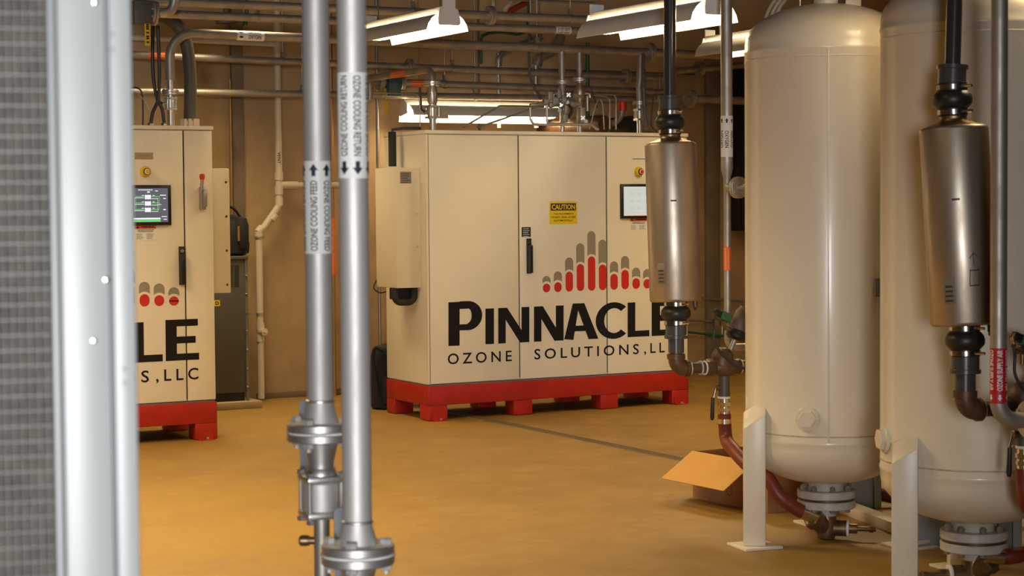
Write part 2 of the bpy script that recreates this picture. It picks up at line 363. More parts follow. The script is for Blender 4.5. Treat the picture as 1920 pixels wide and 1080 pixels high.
def lettering(parent, Y, dx, doors_y):
    """Company name, tagline and bar emblem as cut vinyl on the front; pixels were read off the middle cabinet."""
    y = doors_y
    def Q(x, yy): p = ony(680+x/3, 530+yy/3, MY); return Vector((p.x+dx, y-.0015, p.z))
    base = lambda x: 355-.0497*(x-515)
    top = lambda x: 145-.042*(x-714)
    def L(x, t): return Q(x, base(x)+(top(x)-base(x))*t)
    g = G(); lay = [0]
    def poly(pts): lay[0] = (lay[0]+1) % 7; g.face([L(*p)-Vector((0, .0001*lay[0], 0)) for p in pts])
    def done():
        nonlocal g
        build('letter', g, VINYL, parent, flat=True); g = G()
    def rect(x0, x1, t0, t1): poly([(x0, t0), (x1, t0), (x1, t1), (x0, t1)])
    def arc(cx, ct, rx, rt, ix, it, a0, a1, n=22, dxi=0):
        for k in range(n):
            a = math.radians(a0+(a1-a0)*k/n); b = math.radians(a0+(a1-a0)*(k+1)/n)
            poly([(cx+rx*math.cos(a), ct+rt*math.sin(a)), (cx+rx*math.cos(b), ct+rt*math.sin(b)), (cx+dxi+ix*math.cos(b), ct+it*math.sin(b)), (cx+dxi+ix*math.cos(a), ct+it*math.sin(a))])
    # P
    rect(482, 545, 0, 1.22); rect(545, 592, 1.02, 1.235); rect(545, 592, .42, .59)
    arc(590, .825, 82, .41, 22, .205, -90, 90); done()
    # I
    rect(690, 738, 0, 1); done()
    # N N
    for a, b in ((762, 937), (963, 1130)):
        rect(a, a+42, 0, 1); rect(b-44, b, 0, 1); poly([(a, 1), (a+50, 1), (b, 0), (b-52, 0)]); done()
    # A
    poly([(1133, .03), (1181, 1.04), (1218, 1.04), (1185, .0)]); poly([(1197, 1.04), (1246, 1.04), (1325, .0), (1270, .0)])
    rect(1180, 1280, .24, .40); done()
    # C
    arc(1412, .50, 102, .53, 56, .36, 47, 313, dxi=2); done()
    # L E
    rect(1490, 1533, 0, 1); rect(1490, 1612, 0, .175); done()
    rect(1625, 1672, 0, 1.03); rect(1625, 1762, .86, 1.03); rect(1625, 1752, .43, .60); rect(1625, 1766, 0, .17); done()
    g = G()
    for body, x0, x1, yb, yt, sp in [('OZONE', 478, 838, 461, 381, 1.45), ('SOLUTIONS', 965, 1553, 433, 344, 1.45), (',LLC', 1583, 1762, 397, 334, 1.5)]:
        a = Q(x0, yb); b = Q(x1, yt); g.text(FR(((a.x+b.x)/2, y-.0015, (a.z+b.z)/2)), body, b.z-a.z if body[0] != ',' else (b.z-a.z)*1.06, b.x-a.x, .012, sp)
    for h in islands(g): build('small_letter', h, VINYL, parent, flat=True)
    bars = [(1034, 892, 935, 985), (1098, 866, 927, 983), (1162, 788, 868, 980), (1225, 708, 825, 977), (1288, 640, 782, 975), (1350, 688, 828, 972),
            (1414, 810, 880, 970), (1476, 780, 858, 967), (1538, 845, 905, 965), (1600, 853, 910, 963), (1662, 872, 916, 961)]
    gr, gg = G(), G(); Mf = Matrix(((1, 0, 0, 0), (0, 0, 0, y-.0015), (0, 1, 0, 0), (0, 0, 0, 1)))
    for x, t, r0, r1 in bars:
        P = lambda xx, yy: ony(680+xx/3, 220+yy/3, MY)
        c = P(x, r1); R_ = (P(x+21, r1).x-P(x-21, r1).x)/2; z0 = c.z; z1 = P(x, r0).z; zt = P(x, t).z
        gr.face([Mf@Vector((a, b, 0)) for a, b in capsule_poly(c.x+dx, R_, z0, z1)])
        gg.face([Mf@Vector((a, b, 0)) for a, b in capsule_poly(c.x+dx, R_*1.10, z0, zt, concave=(z1-R_, R_*1.52))])
    for h in islands(gr): build('emblem_bar', h, LOGORED, parent, flat=True)
    for h in islands(gg): build('emblem_cap', h, LOGOGREY, parent, flat=True)
def cabinet(x0, y0, w, d, splits, label, name='ozone_generator'):
    t = thing(name, label, 'cabinet', (x0+w/2, y0+d/2, 0), 'ozone generator cabinets')
    yd = y0
    build('body', G().bx((x0, y0+.026, ZB+.012), (x0+w, y0+d, ZT-.028)), CREAM, t, bev=.005)
    build('seal', G().bx((x0+.012, y0+.012, ZB+.03), (x0+w-.012, y0+.0258, ZT-.034)), DARKGAP, t, flat=True)
    build('roof_panel', G().bx((x0-.006, y0-.008, ZT-.028), (x0+w+.006, y0+d+.006, ZT)), CREAM, t, bev=.004)
    build('plinth', G().bx((x0+.008, y0+.010, ZB), (x0+w-.008, y0+d-.008, ZB+.0118)), PLINTH, t, flat=True)
    xs = [x0]+splits+[x0+w]; doors = []
    for i, (a, b) in enumerate(zip(xs, xs[1:])):
        l = a+(.005 if i else .022); r = b-(.005 if i < len(xs)-2 else .004)
        doors.append(build('door', G().bx((l, yd, ZB+.016), (r, yd+.012, ZT-.034)), CREAM, t, bev=.004))
    build('corner_post', G().bx((x0, yd+.004, ZB+.014), (x0+.018, yd+.0255, ZT-.029)), CREAM, t, bev=.003)
    # red fork-lift base
    zr = .118; th = .012
    for nm, a, b in [('f', (x0-.004, y0-.004), (x0+w+.004, y0+.05)), ('b', (x0-.004, y0+d-.05), (x0+w+.004, y0+d+.004))]:
        build('base_rail', G().bx((a[0], a[1], zr), (b[0], b[1], ZB-.001)), RED, t, bev=.004)
    for xx in (x0-.004, x0+w-.046):
        build('base_rail', G().bx((xx, y0+.051, zr), (xx+.05, y0+d-.051, ZB-.001)), RED, t, bev=.004)
    fw = .165
    for fx in (x0-.004, x0+w*.312, x0+w*.645, x0+w+.004-fw):
        for yy in (y0-.003, y0+d-.147):
            build('foot', G().bx((fx, yy, .004), (fx+fw, yy+.15, zr-.0005)), RED, t, bev=.004)
    for fx in (x0+.03, x0+w-.14):
        for yy, sg in ((y0-.004, -1), (y0+d+.004, 1)):
            gg = G().bx((fx, yy, .0), (fx+.11, yy+sg*.045, .006)).bx((fx, yy, .006), (fx+.11, yy+sg*.006, .062))
            c_ = build('anchor_clip', gg, RED, t, flat=True)
            build('anchor_bolt', G().hex((fx+.06, yy+sg*.026, .006), (0, 0, 1), .011, .014), STEELD, c_, flat=True)
    return t, doors
sx = [ony(972, 300, MY).x, ony(1137, 300, MY).x]
M_, MDo = cabinet(MX, MY, MW, MD, sx, 'cream cabinet in the middle with yellow caution sign and full black company name')
lettering(M_, MY, 0, MY)
p0 = ony(991, 447, MY); p1 = ony(991, 513, MY); door_handle(MDo[1], p0.x, p1.z, p0.z, MY)
# caution sign
def flat_sign(parent, name, px, y, m, t=.002): return build(name, slab_on_front(G(), px, y, t), m, parent, flat=True)
s_ = flat_sign(M_, 'caution_sign', (1030, 378, 1082, 420), MY, YEL)
a = ony(1030, 378, MY); b = ony(1082, 420, MY); W_ = b.x-a.x; H_ = a.z-b.z; cx = (a.x+b.x)/2
build('sign_header', G().bx((a.x+W_*.045, MY-.0028, a.z-H_*.40), (b.x-W_*.045, MY-.002, a.z-H_*.08)), INK, s_, flat=True)
build('sign_word', G().text(FR((cx, MY-.0035, a.z-H_*.24)), 'CAUTION', H_*.23, W_*.84, .028), YEL, s_, flat=True)
g = G()
for k, (tx, wf) in enumerate([('THIS EQUIPMENT', .74), ('STARTS AND STOPS', .88), ('AUTOMATICALLY', .70)]):
    g.text(FR((cx, MY-.003, a.z-H_*(.55+.143*k))), tx, H_*.085, W_*wf, .02)
build('sign_text', g, INK, s_, flat=True)
s_ = flat_sign(M_, 'data_plate', (978, 426, 995, 444), MY, INK)
a = ony(978, 426, MY); b = ony(995, 444, MY); g = G()
for k in range(6): g.bx((a.x+.012, MY-.0028, a.z-.012-.0145*k), (b.x-random.uniform(.012, .03), MY-.002, a.z-.016-.0145*k))
build('plate_print', g, WHITE, s_, flat=True)
s_ = flat_sign(M_, 'name_plate', (1183, 292, 1216, 303), MY, WHITE)
a = ony(1186, 297, MY); b = ony(1213, 299, MY); build('plate_print', G().bx((a.x, MY-.0026, b.z), (b.x, MY-.002, a.z)), PLINTH, s_, flat=True)
estop(MDo[2], ony(1197, 322, MY), MY, REDP)
a = ony(1181, 409, MY); b = ony(1213, 432, MY); warning_label(MDo[2], a, b, MY, True)
def touchscreen(door, px, y, m):
    a = ony(px[0], px[1], y); b = ony(px[2], px[3], y)
    fr = build('screen_bezel', G().bx((a.x, y-.022, b.z), (b.x, y, a.z)), BLACK, door, bev=.004)
    build('screen', G().bx((a.x+.024, y-.0235, b.z+.022), (b.x-.024, y-.0222, a.z-.022)), m, door, flat=True)
    return a, b
a, b = touchscreen(MDo[2], (1162, 345, 1232, 409), MY, SCRL)
g = G()
for k in range(5): 
    z = a.z-.05-.045*k; g.bx((a.x+.05, MY-.0245, z), (b.x-.05, MY-.0237, z-.004))
for k in range(3):
    for j in range(3): g.bx((a.x+.08+.07*j, MY-.0246, a.z-.07-.06*k), (a.x+.12+.07*j, MY-.0238, a.z-.09-.06*k))
build('screen_graphics', g, SCRB, MDo[2], flat=True)
build('screen_footer', G().bx((a.x+.03, MY-.0246, b.z+.026), (b.x-.03, MY-.0237, b.z+.034)), SCRR, MDo[2], flat=True)
# side air conditioner of the middle cabinet
def side_cooler(parent, x_in, x_out, ya, yb, za, zb, left):
    ac = build('air_conditioner', G().bx((min(x_in, x_out), ya, zb), (max(x_in, x_out), yb, za)), ACPAINT, parent, bev=.006)
    for k in range(4):
        z = za-.10-(za-zb-.16)*k/3; xx = x_in-.03 if left else x_out-.03
        build('screw', G().disc((xx, ya-.0005, z), (0, -1, 0), .009, .005, 10), GLINT, ac)
    return ac
P = onx(788, 314, MX); ya = P.y; P2 = ony(742, 315, ya); xo = P2.x; P3 = onx(703, 316, xo); zb_ = ony(765, 540, ya).z
ac = side_cooler(M_, MX-.003, xo, ya, P3.y, P.z, zb_, True)
build('rating_label', slab_on_front(G(), (750, 322, 771, 344), ya, .002), GALV, ac, flat=True)
g = G()
for k in range(5):
    q = ony(752, 325.5+4*k, ya); q2 = ony(769-random.uniform(0, 5), 326.5+4*k, ya); g.bx((q.x, ya-.0026, q2.z), (q2.x, ya-.002, q.z))
build('label_print', g, INK, ac, flat=True)
yc = (ya+P3.y)/2
a = ony(736, 556, ya+.05); b = ony(783, 556, ya+.05); zt_ = zb_-.002; z_ = zt_-.13
pts = fillet([(a.x+.03, ya+.07, zt_), (a.x+.03, ya+.07, z_+.02), (b.x-.02, ya+.07, z_+.02), (b.x-.02, ya+.07, zt_)], .05)
build('insulated_pipe_loop', G().tube(pts, .027, 12), FOAM, ac)
build('drip_box', G().bx((a.x+.04, ya+.10, zt_-.09), (b.x-.03, ya+.2, zt_)), FOAM, ac, bev=.01)
q = onx(736, 312, MX-.075); 
pts = fillet([(MX-.075, q.y, q.z), (MX-.075, q.y, ZT+.01), (MX-.05, q.y-.0, ZT+.035), (MX+.16, q.y-.05, ZT+.045)], .02, 4)
build('insulated_pipe', G().tube(pts[:2]+[Vector((MX-.075, q.y, ZT-.05))], .031, 12), FOAM, ac)
build('drain_pipe', G().tube([(MX-.075, q.y, ZT-.06), (MX-.072, q.y, ZT+.02), (MX+.02, q.y-.02, ZT+.030), (MX+.15, q.y-.05, ZT+.03)], .012, 8), CABLE, ac)
pts = spline([onx(706, 525, xo), onx(703, 540, xo-.01)+Vector((-.01, 0, 0)), ony(712, 549, P3.y), ony(723, 547, P3.y-.1)], 5)
build('drain_tube', G().tube(pts, .006, 6), CABLE, ac)
# left cabinet
LXR, LY = 4.563, 12.772; LW = 2.388
dxl = ony(310.5, 640, LY).x-ony(680+1625/3, 597, MY).x
xs_l = [LXR-2.0, LXR-1.1, ony(347.5, 500, LY).x]
L_, LDo = cabinet(LXR-LW, LY, LW, MD, xs_l, 'cream cabinet at left, cut off by the grey panel, with lit dark touchscreen')
lettering(L_, LY, dxl, LY)
p0 = ony(340, 462, LY); p1 = ony(341, 534, LY); door_handle(LDo[2], p0.x, p1.z, p0.z, LY)
estop(LDo[2], ony(272, 322, LY), LY, YELP)
s_ = flat_sign(L_, 'name_plate', (252, 286, 287, 299), LY, PLATE)
a = ony(259, 291, LY); b = ony(280, 292.5, LY); build('plate_print', G().bx((a.x, LY-.0026, b.z), (b.x, LY-.002, a.z)), PLINTH, s_, flat=True)
a = ony(253, 422, LY); b = ony(293, 450, LY); warning_label(LDo[2], a, b, LY, False)
a, b = touchscreen(LDo[2], (243, 347, 320, 422), LY, SCRD)
def sc(px, py): return ony(px, py, LY-.024)
def sbar(g, x0, y0, x1, y1, w=.8):
    if abs(x1-x0) > abs(y1-y0): y0 -= w/2; y1 = y0+w
    else: x0 -= w/2; x1 = x0+w
    A = sc(min(x0, x1), min(y0, y1)); B = sc(max(x0, x1), max(y0, y1)); g.bx((A.x, LY-.0252, B.z), (B.x, LY-.0238, A.z))
gw, gg = G(), G()
for yy in (369.5, 381.5, 393.5):
    A = sc(271.5, yy-4); B = sc(283, yy+4); gw.bx((A.x, LY-.0256, B.z), (B.x, LY-.024, A.z))
    sbar(gw, 252, yy+1.5, 270, yy+1.5, .9); sbar(gw, 284, yy+3, 296, yy+3, .9); sbar(gg, 254, yy-1, 270, yy-1, .9); sbar(gg, 284, yy-1, 299, yy-1, .9)
    for xx in (266, 286): sbar(gw, xx, yy-3, xx+4, yy-3, 1.2)
sbar(gw, 296, 371, 296, 397); sbar(gw, 252.5, 371, 252.5, 397); sbar(gg, 255, 368, 255, 393); sbar(gg, 299, 367, 299, 391)
sbar(gw, 259, 356, 286, 356, 1.2); sbar(gw, 291, 358, 296, 358, 1.6); sbar(gw, 276, 360, 281, 360, 2.6); sbar(gw, 300, 366, 311, 366, 1.6); sbar(gw, 306, 372, 311, 372, 1.6); sbar(gw, 306, 393, 311, 393, 2)
sbar(gw, 250, 410, 301, 410, 2.6); sbar(gw, 303, 406, 313, 406, 1.4); sbar(gw, 307, 411, 313, 411, 1.4); sbar(gw, 296, 383.5, 303, 383.5, .8)
sbar(gg, 250, 414.2, 301, 414.2, 2.6)
build('screen_diagram', gw, SCRW, LDo[2], flat=True); build('screen_flow_lines', gg, SCRG, LDo[2], flat=True)
# disconnect switch
a = ony(377, 350, LY); b = ony(376, 393, LY)
dsw = build('disconnect_switch', G().bx((a.x-.018, LY-.05, b.z), (a.x+.018, LY, a.z)).bx((a.x-.006, LY-.062, b.z+.02), (a.x+.024, LY-.05, a.z-.02)), GALV, LDo[3], bev=.004)
p = ony(377.5, 358, LY-.06); q = ony(379, 334, LY-.06)
build('switch_lever', G().tube([p, q], [.011, .013], 10), GALV, dsw if False else LDo[3]); build('lever_knob', G().lathe([(0, -.024), (.016, -.02), (.02, 0), (.016, .018), (0, .022)], frame(q+Vector((0, 0, .01)), (0, 0, 1)), 14), REDP, LDo[3])
build('switch_sticker', slab_on_front(G(), (384, 362, 391, 388), LY, .0015), WHITE, LDo[3], flat=True)
p = ony(430, 316, LY+.27); q = ony(430, 549, LY+.27)
side_cooler(L_, LXR+.003, p.x, LY+.27, LY+.70, p.z, q.z, False)
# ------------------------------------------------------------------ pipes and fittings
def rpx(d, P): return d*depth(P)/FPX/2
def bolts_ring(g, c, d, R, n, r, h, both=None, rot=.0):
    M = frame(c, d)
    for k in range(n):
        a = 2*PI*(k+.5)/n+rot; p = M@Vector((R*math.cos(a), R*math.sin(a), 0)); g.hex(p, d, r, h)
        if both: g.hex(p-Vector(d).normalized()*both, -Vector(d), r, h)
def flange(parent, c, d, R, t, r, nb=4, m=STEEL, bolts=True, gasket=True):
    """flange pair centred at c along d: two discs, a gasket and its ring of small bolts"""
    d = Vector(d).normalized(); c = Vector(c)
    f1 = build('flange', G().disc(c+d*t*.08, d, R, t, 24), m, parent); build('flange', G().disc(c-d*t*.08, -d, R, t, 24), m, parent)
    if gasket: build('gasket', G().disc(c-d*t*.08, d, R*.93, t*.16, 20, .0005), WHITE if m is STEEL else BLACK, parent)
    if bolts:
        g = G(); bolts_ring(g, c+d*t*1.08, d, R*.79, nb, R*.11, R*.13, t*2.16)
        o = build('bolt_ring', g, STEELD, parent, flat=True); o['kind'] = 'stuff'
def hanger(parent, P, r, zt=None):
    """split ring hanger and threaded rod up to the deck"""
    P = Vector(P); g = G().lathe([(r*1.02, -.012), (r*1.22, -.012), (r*1.22, .012), (r*1.02, .012), (r*1.02, -.012)], frame(P, parent['_d'] if '_d' in parent else (1, 0, 0)), 16)
    g.bx((P.x-.014, P.y-.014, P.z+r*1.1), (P.x+.014, P.y+.014, P.z+r*1.1+.045)); h = build('pipe_hanger', g, GALV, parent)
    build('hanger_rod', G().cyl(P+Vector((0, 0, r*1.1+.04)), (P.x, P.y, zt or ZC-.02), .006, n=8), STEELD, h)
def run(name, label, a, b, Y, dpx, m, group='overhead pipes', cat='pipe', ext=(0, 0), hangers=(), flanges=(), valve=None):
    A = ony(a[0], a[1], Y); B = ony(b[0], b[1], Y); d = (B-A).normalized(); r = rpx(dpx, (A+B)/2); A2 = A-d*ext[0]; B2 = B+d*ext[1]
    t = thing(name, label, cat, A2, group)
    build('pipe_run', G().tube([A2, B2], r, 16), m, t)
    for hp in hangers:
        q = A+d*((hp-a[0])/(b[0]-a[0])*(B-A).length); hanger(t, q, r)
    for fp in flanges:
        q = A+d*((fp-a[0])/(b[0]-a[0])*(B-A).length); flange(t, q, d, r*2.3, .02, r, 8, STEELD)
    return t, A, B, d, r
t, *_ = run('overhead_pipe', 'topmost big steel pipe running along the ceiling past a bolted flange', (340, 4), (1080, 36), 12.7, 16, STEELD, ext=(.5, .5), hangers=(755, 1068), flanges=(905,))
t, A, B, d, r = run('overhead_pipe', 'steel pipe just below the topmost one, white tag at its right end', (330, 27), (1060, 57), 12.95, 15, STEELD, ext=(.4, .4), hangers=(988, 470))
p = ony(1054, 56.5, 12.95); M = frame(p, d, Vector((-.3, -1, 0))); tg = build('pipe_tag', G().lathe([(r+.001, -.07), (r+.001, .07)], M, 20), WHITE, t)
g = G(); 
for k in range(2): g.cyltext(M, r+.002, '2 1/2" OXY', .022, .11, -.1+k*.9, False)
build('tag_print', g, INK, tg, flat=True)
RISY = 13.3
CP = lambda x: 62+ (x-350)*(102-62)/950
pC, A, B, dC, rC = run('oxygen_pipe', 'long oxygen pipe with white flow label bending down onto the left cabinet', (352, CP(352)), (1310, CP(1310)), RISY, 16.5, STEELD, ext=(0, .2), hangers=(976,), flanges=(1205,))
# bend down to the left cabinet
e0 = A; xv = ony(319, 150, RISY); bend = fillet([A+dC*.05, Vector((xv.x, RISY, A.z)), Vector((xv.x, RISY, ony(319, 150, RISY).z))], .2, 9)
build('bend', G().tube(bend, rC, 16), STEELD, pC)
zz = lambda y, Yp=RISY, x=319: ony(x, y, Yp).z
vx = xv.x
def vpart(name, y0, y1, r, m, parent=pC, x=None, n=16, Yp=RISY, px=319):
    xx = vx if x is None else x
    return build(name, G().cyl((xx, Yp, zz(y0, Yp, px)), (xx, Yp, zz(y1, Yp, px)), r, n=n), m, parent)
vpart('riser', 149, 170, rC*.72, STEEL)
flange(pC, (vx, RISY, zz(173)), (0, 0, 1), .062, .016, .03, 4, STEEL)
def ball_valve(parent, x, Y, z0, z1, r, side=-1, hm=BLACK, lever=True, name='ball_valve', m=STEEL):
    g = G(); H = z1-z0; zc = (z0+z1)/2
    g.cyl((x, Y, z0), (x, Y, z1), r*.8, n=16); g.box((x, Y, z0+H*.14), (r*2.2, r*2.2, H*.14)); g.box((x, Y, z1-H*.14), (r*2.2, r*2.2, H*.14)); g.cyl((x, Y, z0+H*.22), (x, Y, z1-H*.22), r*1.0, n=16)
    for a in (-1, 1):
        for b in (-1, 1): g.cyl((x+a*r*.9, Y+b*r*.9, z0+H*.05), (x+a*r*.9, Y+b*r*.9, z1-H*.05), r*.13, n=8)
    g.cyl((x, Y, zc), (x+side*r*1.7, Y, zc), r*.32, n=10)
    v = build(name, g, m, parent)
    if lever:
        q = Vector((x+side*r*1.7, Y, zc)); build('lever', G().tube(fillet([q, q+Vector((side*r*.6, 0, r*.5)), q+Vector((side*r*.9, -.01, H*1.6))], .01, 3), r*.17, 8), hm, v)
    return v
ball_valve(pC, vx, RISY, zz(208), zz(181), .036, -1)
vpart('riser', 207, 236, .026, STEEL); vpart('riser', 174, 182, .026, STEEL)
# white flow label
p = ony(468, CP(468)+.5, RISY); M = frame(p, dC, Vector((-.3, -1, -.06))); hl = .107
lb = build('flow_label', G().lathe([(rC+.001, -hl), (rC+.001, hl)], M, 24), WHITE, pC)
g = G(); g.cyltext(M@T(0, 0, .030), rC+.002, 'OXYGEN', .030, .10, .25, False); g.cyltext(M@T(0, 0, .03), rC+.002, 'OXYGEN', .030, .10, -.80, True)
M2 = M
g.cylarrow(M, rC+.002, .30, -.078, .028, True); g.cylarrow(M, rC+.002, -.75, -.078, .028, True)
build('label_print', g, INK, lb, flat=True)
# more runs near the back wall
run('vent_branch_pipe', 'cream plastic pipe high on the wall, ending at the vent stack', (235, 69.5), (515, 82.5), 15.05, 11.5, PVCC, ext=(.4, 0), hangers=())
t, A, B, d, r = run('wall_pipe', 'upper of three steel pipes along back wall, lit gold above the far lamp', (235, 102), (1235, 146), 14.85, 13, STEELD, ext=(.4, 0), hangers=(500, 812), flanges=(730, 1165))
p = ony(293, 104.5, 14.85); tg = build('orange_label', G().lathe([(r+.001, -.07), (r+.001, .07)], frame(p, d), 18), ORANGE, t)
def dashes(parent, M, r, L, n=9, rows=(-.45, .25)):
    g = G()
    for a in rows:
        for k in range(n):
            z = -L/2+L*(k+.5)/n; g.wrap([(z-L*.32/n, -r*.10), (z+L*.32/n, -r*.10), (z+L*.32/n, r*.10), (z-L*.32/n, r*.10)], [(0, 1, 2, 3)], M@Matrix.Rotation(a, 4, 'Z'), r, r*.1)
    build('label_print', g, PALEINK, parent, flat=True)
dashes(tg, frame(p, d, Vector((-.3, -1, 0))), r+.002, .13)
t, A, B, d, r = run('wall_pipe', 'middle steel pipe along back wall with orange label and blue-grey valve', (703, 153), (1225, 172), 14.85, 13, STEELD, ext=(.25, 0), hangers=(826,))
q = lambda x: ony(x, 153+(x-703)*19/522, 14.85)
tg = build('orange_label', G().lathe([(r+.001, -.065), (r+.001, .065)], frame(q(781), d), 18), ORANGE, t); dashes(tg, frame(q(781), d, Vector((-.3, -1, 0))), r+.002, .12, 8)
for x in (713, 752): flange(t, q(x), d, .07, .018, r, 8, STEELD)
build('pipe_elbow', G().tube(fillet([q(703), q(693), q(693)+Vector((0, 0, -.16))], .03, 4), r*1.1, 12), STEELD, t)
v = build('wafer_valve', G().disc(q(728), d, .085, .05, 24).box(q(734)+Vector((0, -.03, -.02)), (.11, .09, .2)), TEAL, t, bev=.01)
build('yellow_tag', G().bx(q(719)+Vector((-.02, -.05, -.27)), q(719)+Vector((.02, -.046, -.17))).bx(q(719)+Vector((-.003, -.05, -.18)), q(719)+Vector((.003, -.047, -.06))), YELP, t, flat=True)
run('wall_pipe', 'lowest of the three steel pipes along the back wall, behind the cabinets', (235, 171.5), (1245, 187), 14.85, 13, STEELD, ext=(.4, 0), hangers=(534, 855, 1245))
t, A, B, d, r = run('wall_pipe', 'dark steel pipe beyond the black riser, flanged at its left end', (1283, 185), (1385, 189), 14.6, 15, STEELD, ext=(0, .3), flanges=(1294,))
t, A, B, d, r = run('wall_pipe', 'dark steel pipe under the rearmost lamp at right, with a flange', (1262, 134), (1400, 121), 14.6, 13, STEELD, ext=(0, .3), flanges=(1311,))
# elbow joining the upper and middle wall pipes
a = ony(1235, 146, 14.85); b = ony(1225, 172, 14.85)
tag(build('return_bend', G().tube(fillet([a, a+Vector((.09, 0, 0)), Vector((a.x+.09, a.y, b.z)), b], .07, 6), .026, 14), STEELD, base=a), 'steel return bend linking two wall pipes behind the black riser', 'pipe')
# vent stack
def stack():
    Y = 15.08; P = lambda x, y: ony(x, y, Y); r = .030
    t = thing('vent_stack', 'cream plastic vent pipe with offset, standing against the back wall', 'pipe', P(490, 750))
    zb = .02; x2 = P(489, 700).x
    top = P(519, 18); off1 = P(521, 385); off2 = P(481, 440)
    pts = fillet([Vector((P(521, 200).x, Y, top.z+.12)), Vector((P(521, 200).x, Y, off1.z)), Vector((x2, Y, off2.z)), Vector((x2, Y, zb))], .07, 5)
    build('pipe_run', G().tube(pts, r, 16), PVCC, t); xs = P(521, 200).x
    for z, k in [(P(521, 330).z, 1.22), (P(521, 357).z, 1.22), (P(521, 55).z, 1.2), (P(521, 88).z, 1.2), (P(521, 378).z, 1.2)]: build('socket', G().cyl((xs, Y, z-.035), (xs, Y, z+.035), r*k, n=16), PVCC, t)
    for a, b, in [(P(516, 402), P(509, 412)), (P(492, 426), P(484, 436))]:
        build('socket', G().cyl(a, b, r*1.22, n=16), PVCC, t)
    for yy in (440, 612, 634): z = P(489, yy).z; build('socket', G().cyl((x2, Y, z-.03), (x2, Y, z+.03), r*1.2, n=16), PVCC, t)
    c = Vector((x2, Y, P(489, 622).z)); co = build('cleanout', G().cyl(c, c+Vector((.02, -.06, 0)), r*1.12, n=16), PVCC, t); build('cleanout_plug', G().hex(c+Vector((.02, -.06, 0)), (.3, -1, 0), r*.5, .012), PVCC, co, flat=True)
    z = P(521, 347).z; bp = fillet([Vector((xs, Y, z)), Vector((P(640, 350).x, Y, z)), Vector((P(640, 350).x, YB+.02, z))], .06, 4)
    build('branch', G().tube(bp, r*.82, 14), PVCC, t); build('socket', G().cyl((xs+.01, Y, z), (xs+.17, Y, z), r*1.1, n=16), PVCC, t)
    for yy in (445, 588):
        z = P(489, yy).z; build('strap', G().lathe([(r*1.02, -.008), (r*1.25, -.008), (r*1.25, .008), (r*1.02, .008)], T(x2, Y, z), 16).bx((x2-.13, Y+.0, z-.007), (x2+.06, Y+.03, z+.007)), STEELD, t)
    M = frame((xs, Y, P(521, 296).z), (0, 0, 1), -P(521, 296)+Vector((0, 0, P(521, 296).z)))
    build('vent_print', G().cyltext(M, r+.001, 'VENT', .026, .10, .15, True), INK, t, flat=True)
stack()
def vconduit(name, label, px, y0, y1, Y, dpx, m, cat='conduit'):
    A = ony(px, y0, Y); B = ony(px, y1, Y); x = (A.x+B.x)/2
    o = build(name, G().cyl((x, Y, B.z), (x, Y, A.z), rpx(dpx, A), n=12), m, base=(x, Y, B.z)); return tag(o, label, cat), x
t = thing('labelled_conduit', 'thin copper conduit with orange labels, half hidden behind the front pipes', 'conduit', ony(624, 740, 15.15))
A = ony(624, 180, 15.15); xx = ony(624, 450, 15.15).x
build('pipe_run', G().cyl((xx, 15.15, .0), (xx, 15.15, 3.4), .017, n=12), TAN, t)
for y0, y1 in ((408, 469), (472, 516)):
    z0 = ony(624, y1, 15.15).z; z1 = ony(624, y0, 15.15).z; o = build('orange_label', G().cyl((xx, 15.15, z0), (xx, 15.15, z1), .021, n=14), ORANGE, t)
    dashes(o, frame((xx, 15.15, (z0+z1)/2), (0, 0, 1), (-.5, -1, 0)), .0215, (z1-z0)*.9, 10, (0,))
vconduit('wall_conduit', 'grey vertical conduit on back wall left of the middle cabinet', 709, -30, 716, 15.1, 6, GALV)
vconduit('wall_conduit', 'brown vertical conduit on back wall left of the vent stack', 434, 150, 560, 15.12, 5, TAN)
vconduit('wall_pipe', 'thick vertical steel pipe on the wall behind the two middle risers', 1005, 108, 240, 15.0, 9, GALV, 'pipe')
vconduit('wall_pipe', 'slim vertical steel pipe on the wall, left of the thick one', 935, 100, 240, 15.0, 7, GALV, 'pipe')
vconduit('wall_conduit', 'dark green vertical conduit behind the right-hand middle riser', 1102, 80, 240, 14.95, 7, GREEN)
vconduit('wall_conduit', 'thin grey vertical conduit near the black riser', 1237, 150, 245, 15.1, 3, GALV)
for (x0, y0, x1, y1, m, lb) in [(1285, 556, 1420, 568, GALV, 'uppermost of three horizontal conduits low on the right wall'), (1285, 600, 1420, 607, GALV, 'middle of three horizontal conduits low on the right wall'), (1285, 622, 1420, 637, GREEN, 'green lowest conduit running low along the right wall')]:
    A = ony(x0, y0, 15.18); B = ony(x1, y1, 15.18); tag(build('wall_conduit', G().tube([A, B], .013, 10), m, base=A), lb, 'conduit')
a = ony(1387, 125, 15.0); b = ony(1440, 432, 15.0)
t = thing('dark_strip_filler', 'added dark panel filling a dark strip of back wall beside the left tank', 'panel', (a.x, 15.0, b.z))  # made-up panel, put where the wall only shows a dark strip
build('filler_body', G().bx((a.x, 15.02, b.z), (a.x+.6, YB-.005, a.z)), BLACK, t, bev=.006); build('filler_front', G().bx((a.x+.02, 15.0, b.z+.02), (a.x+.58, 15.019, a.z-.02)), BLACK, t, bev=.004)
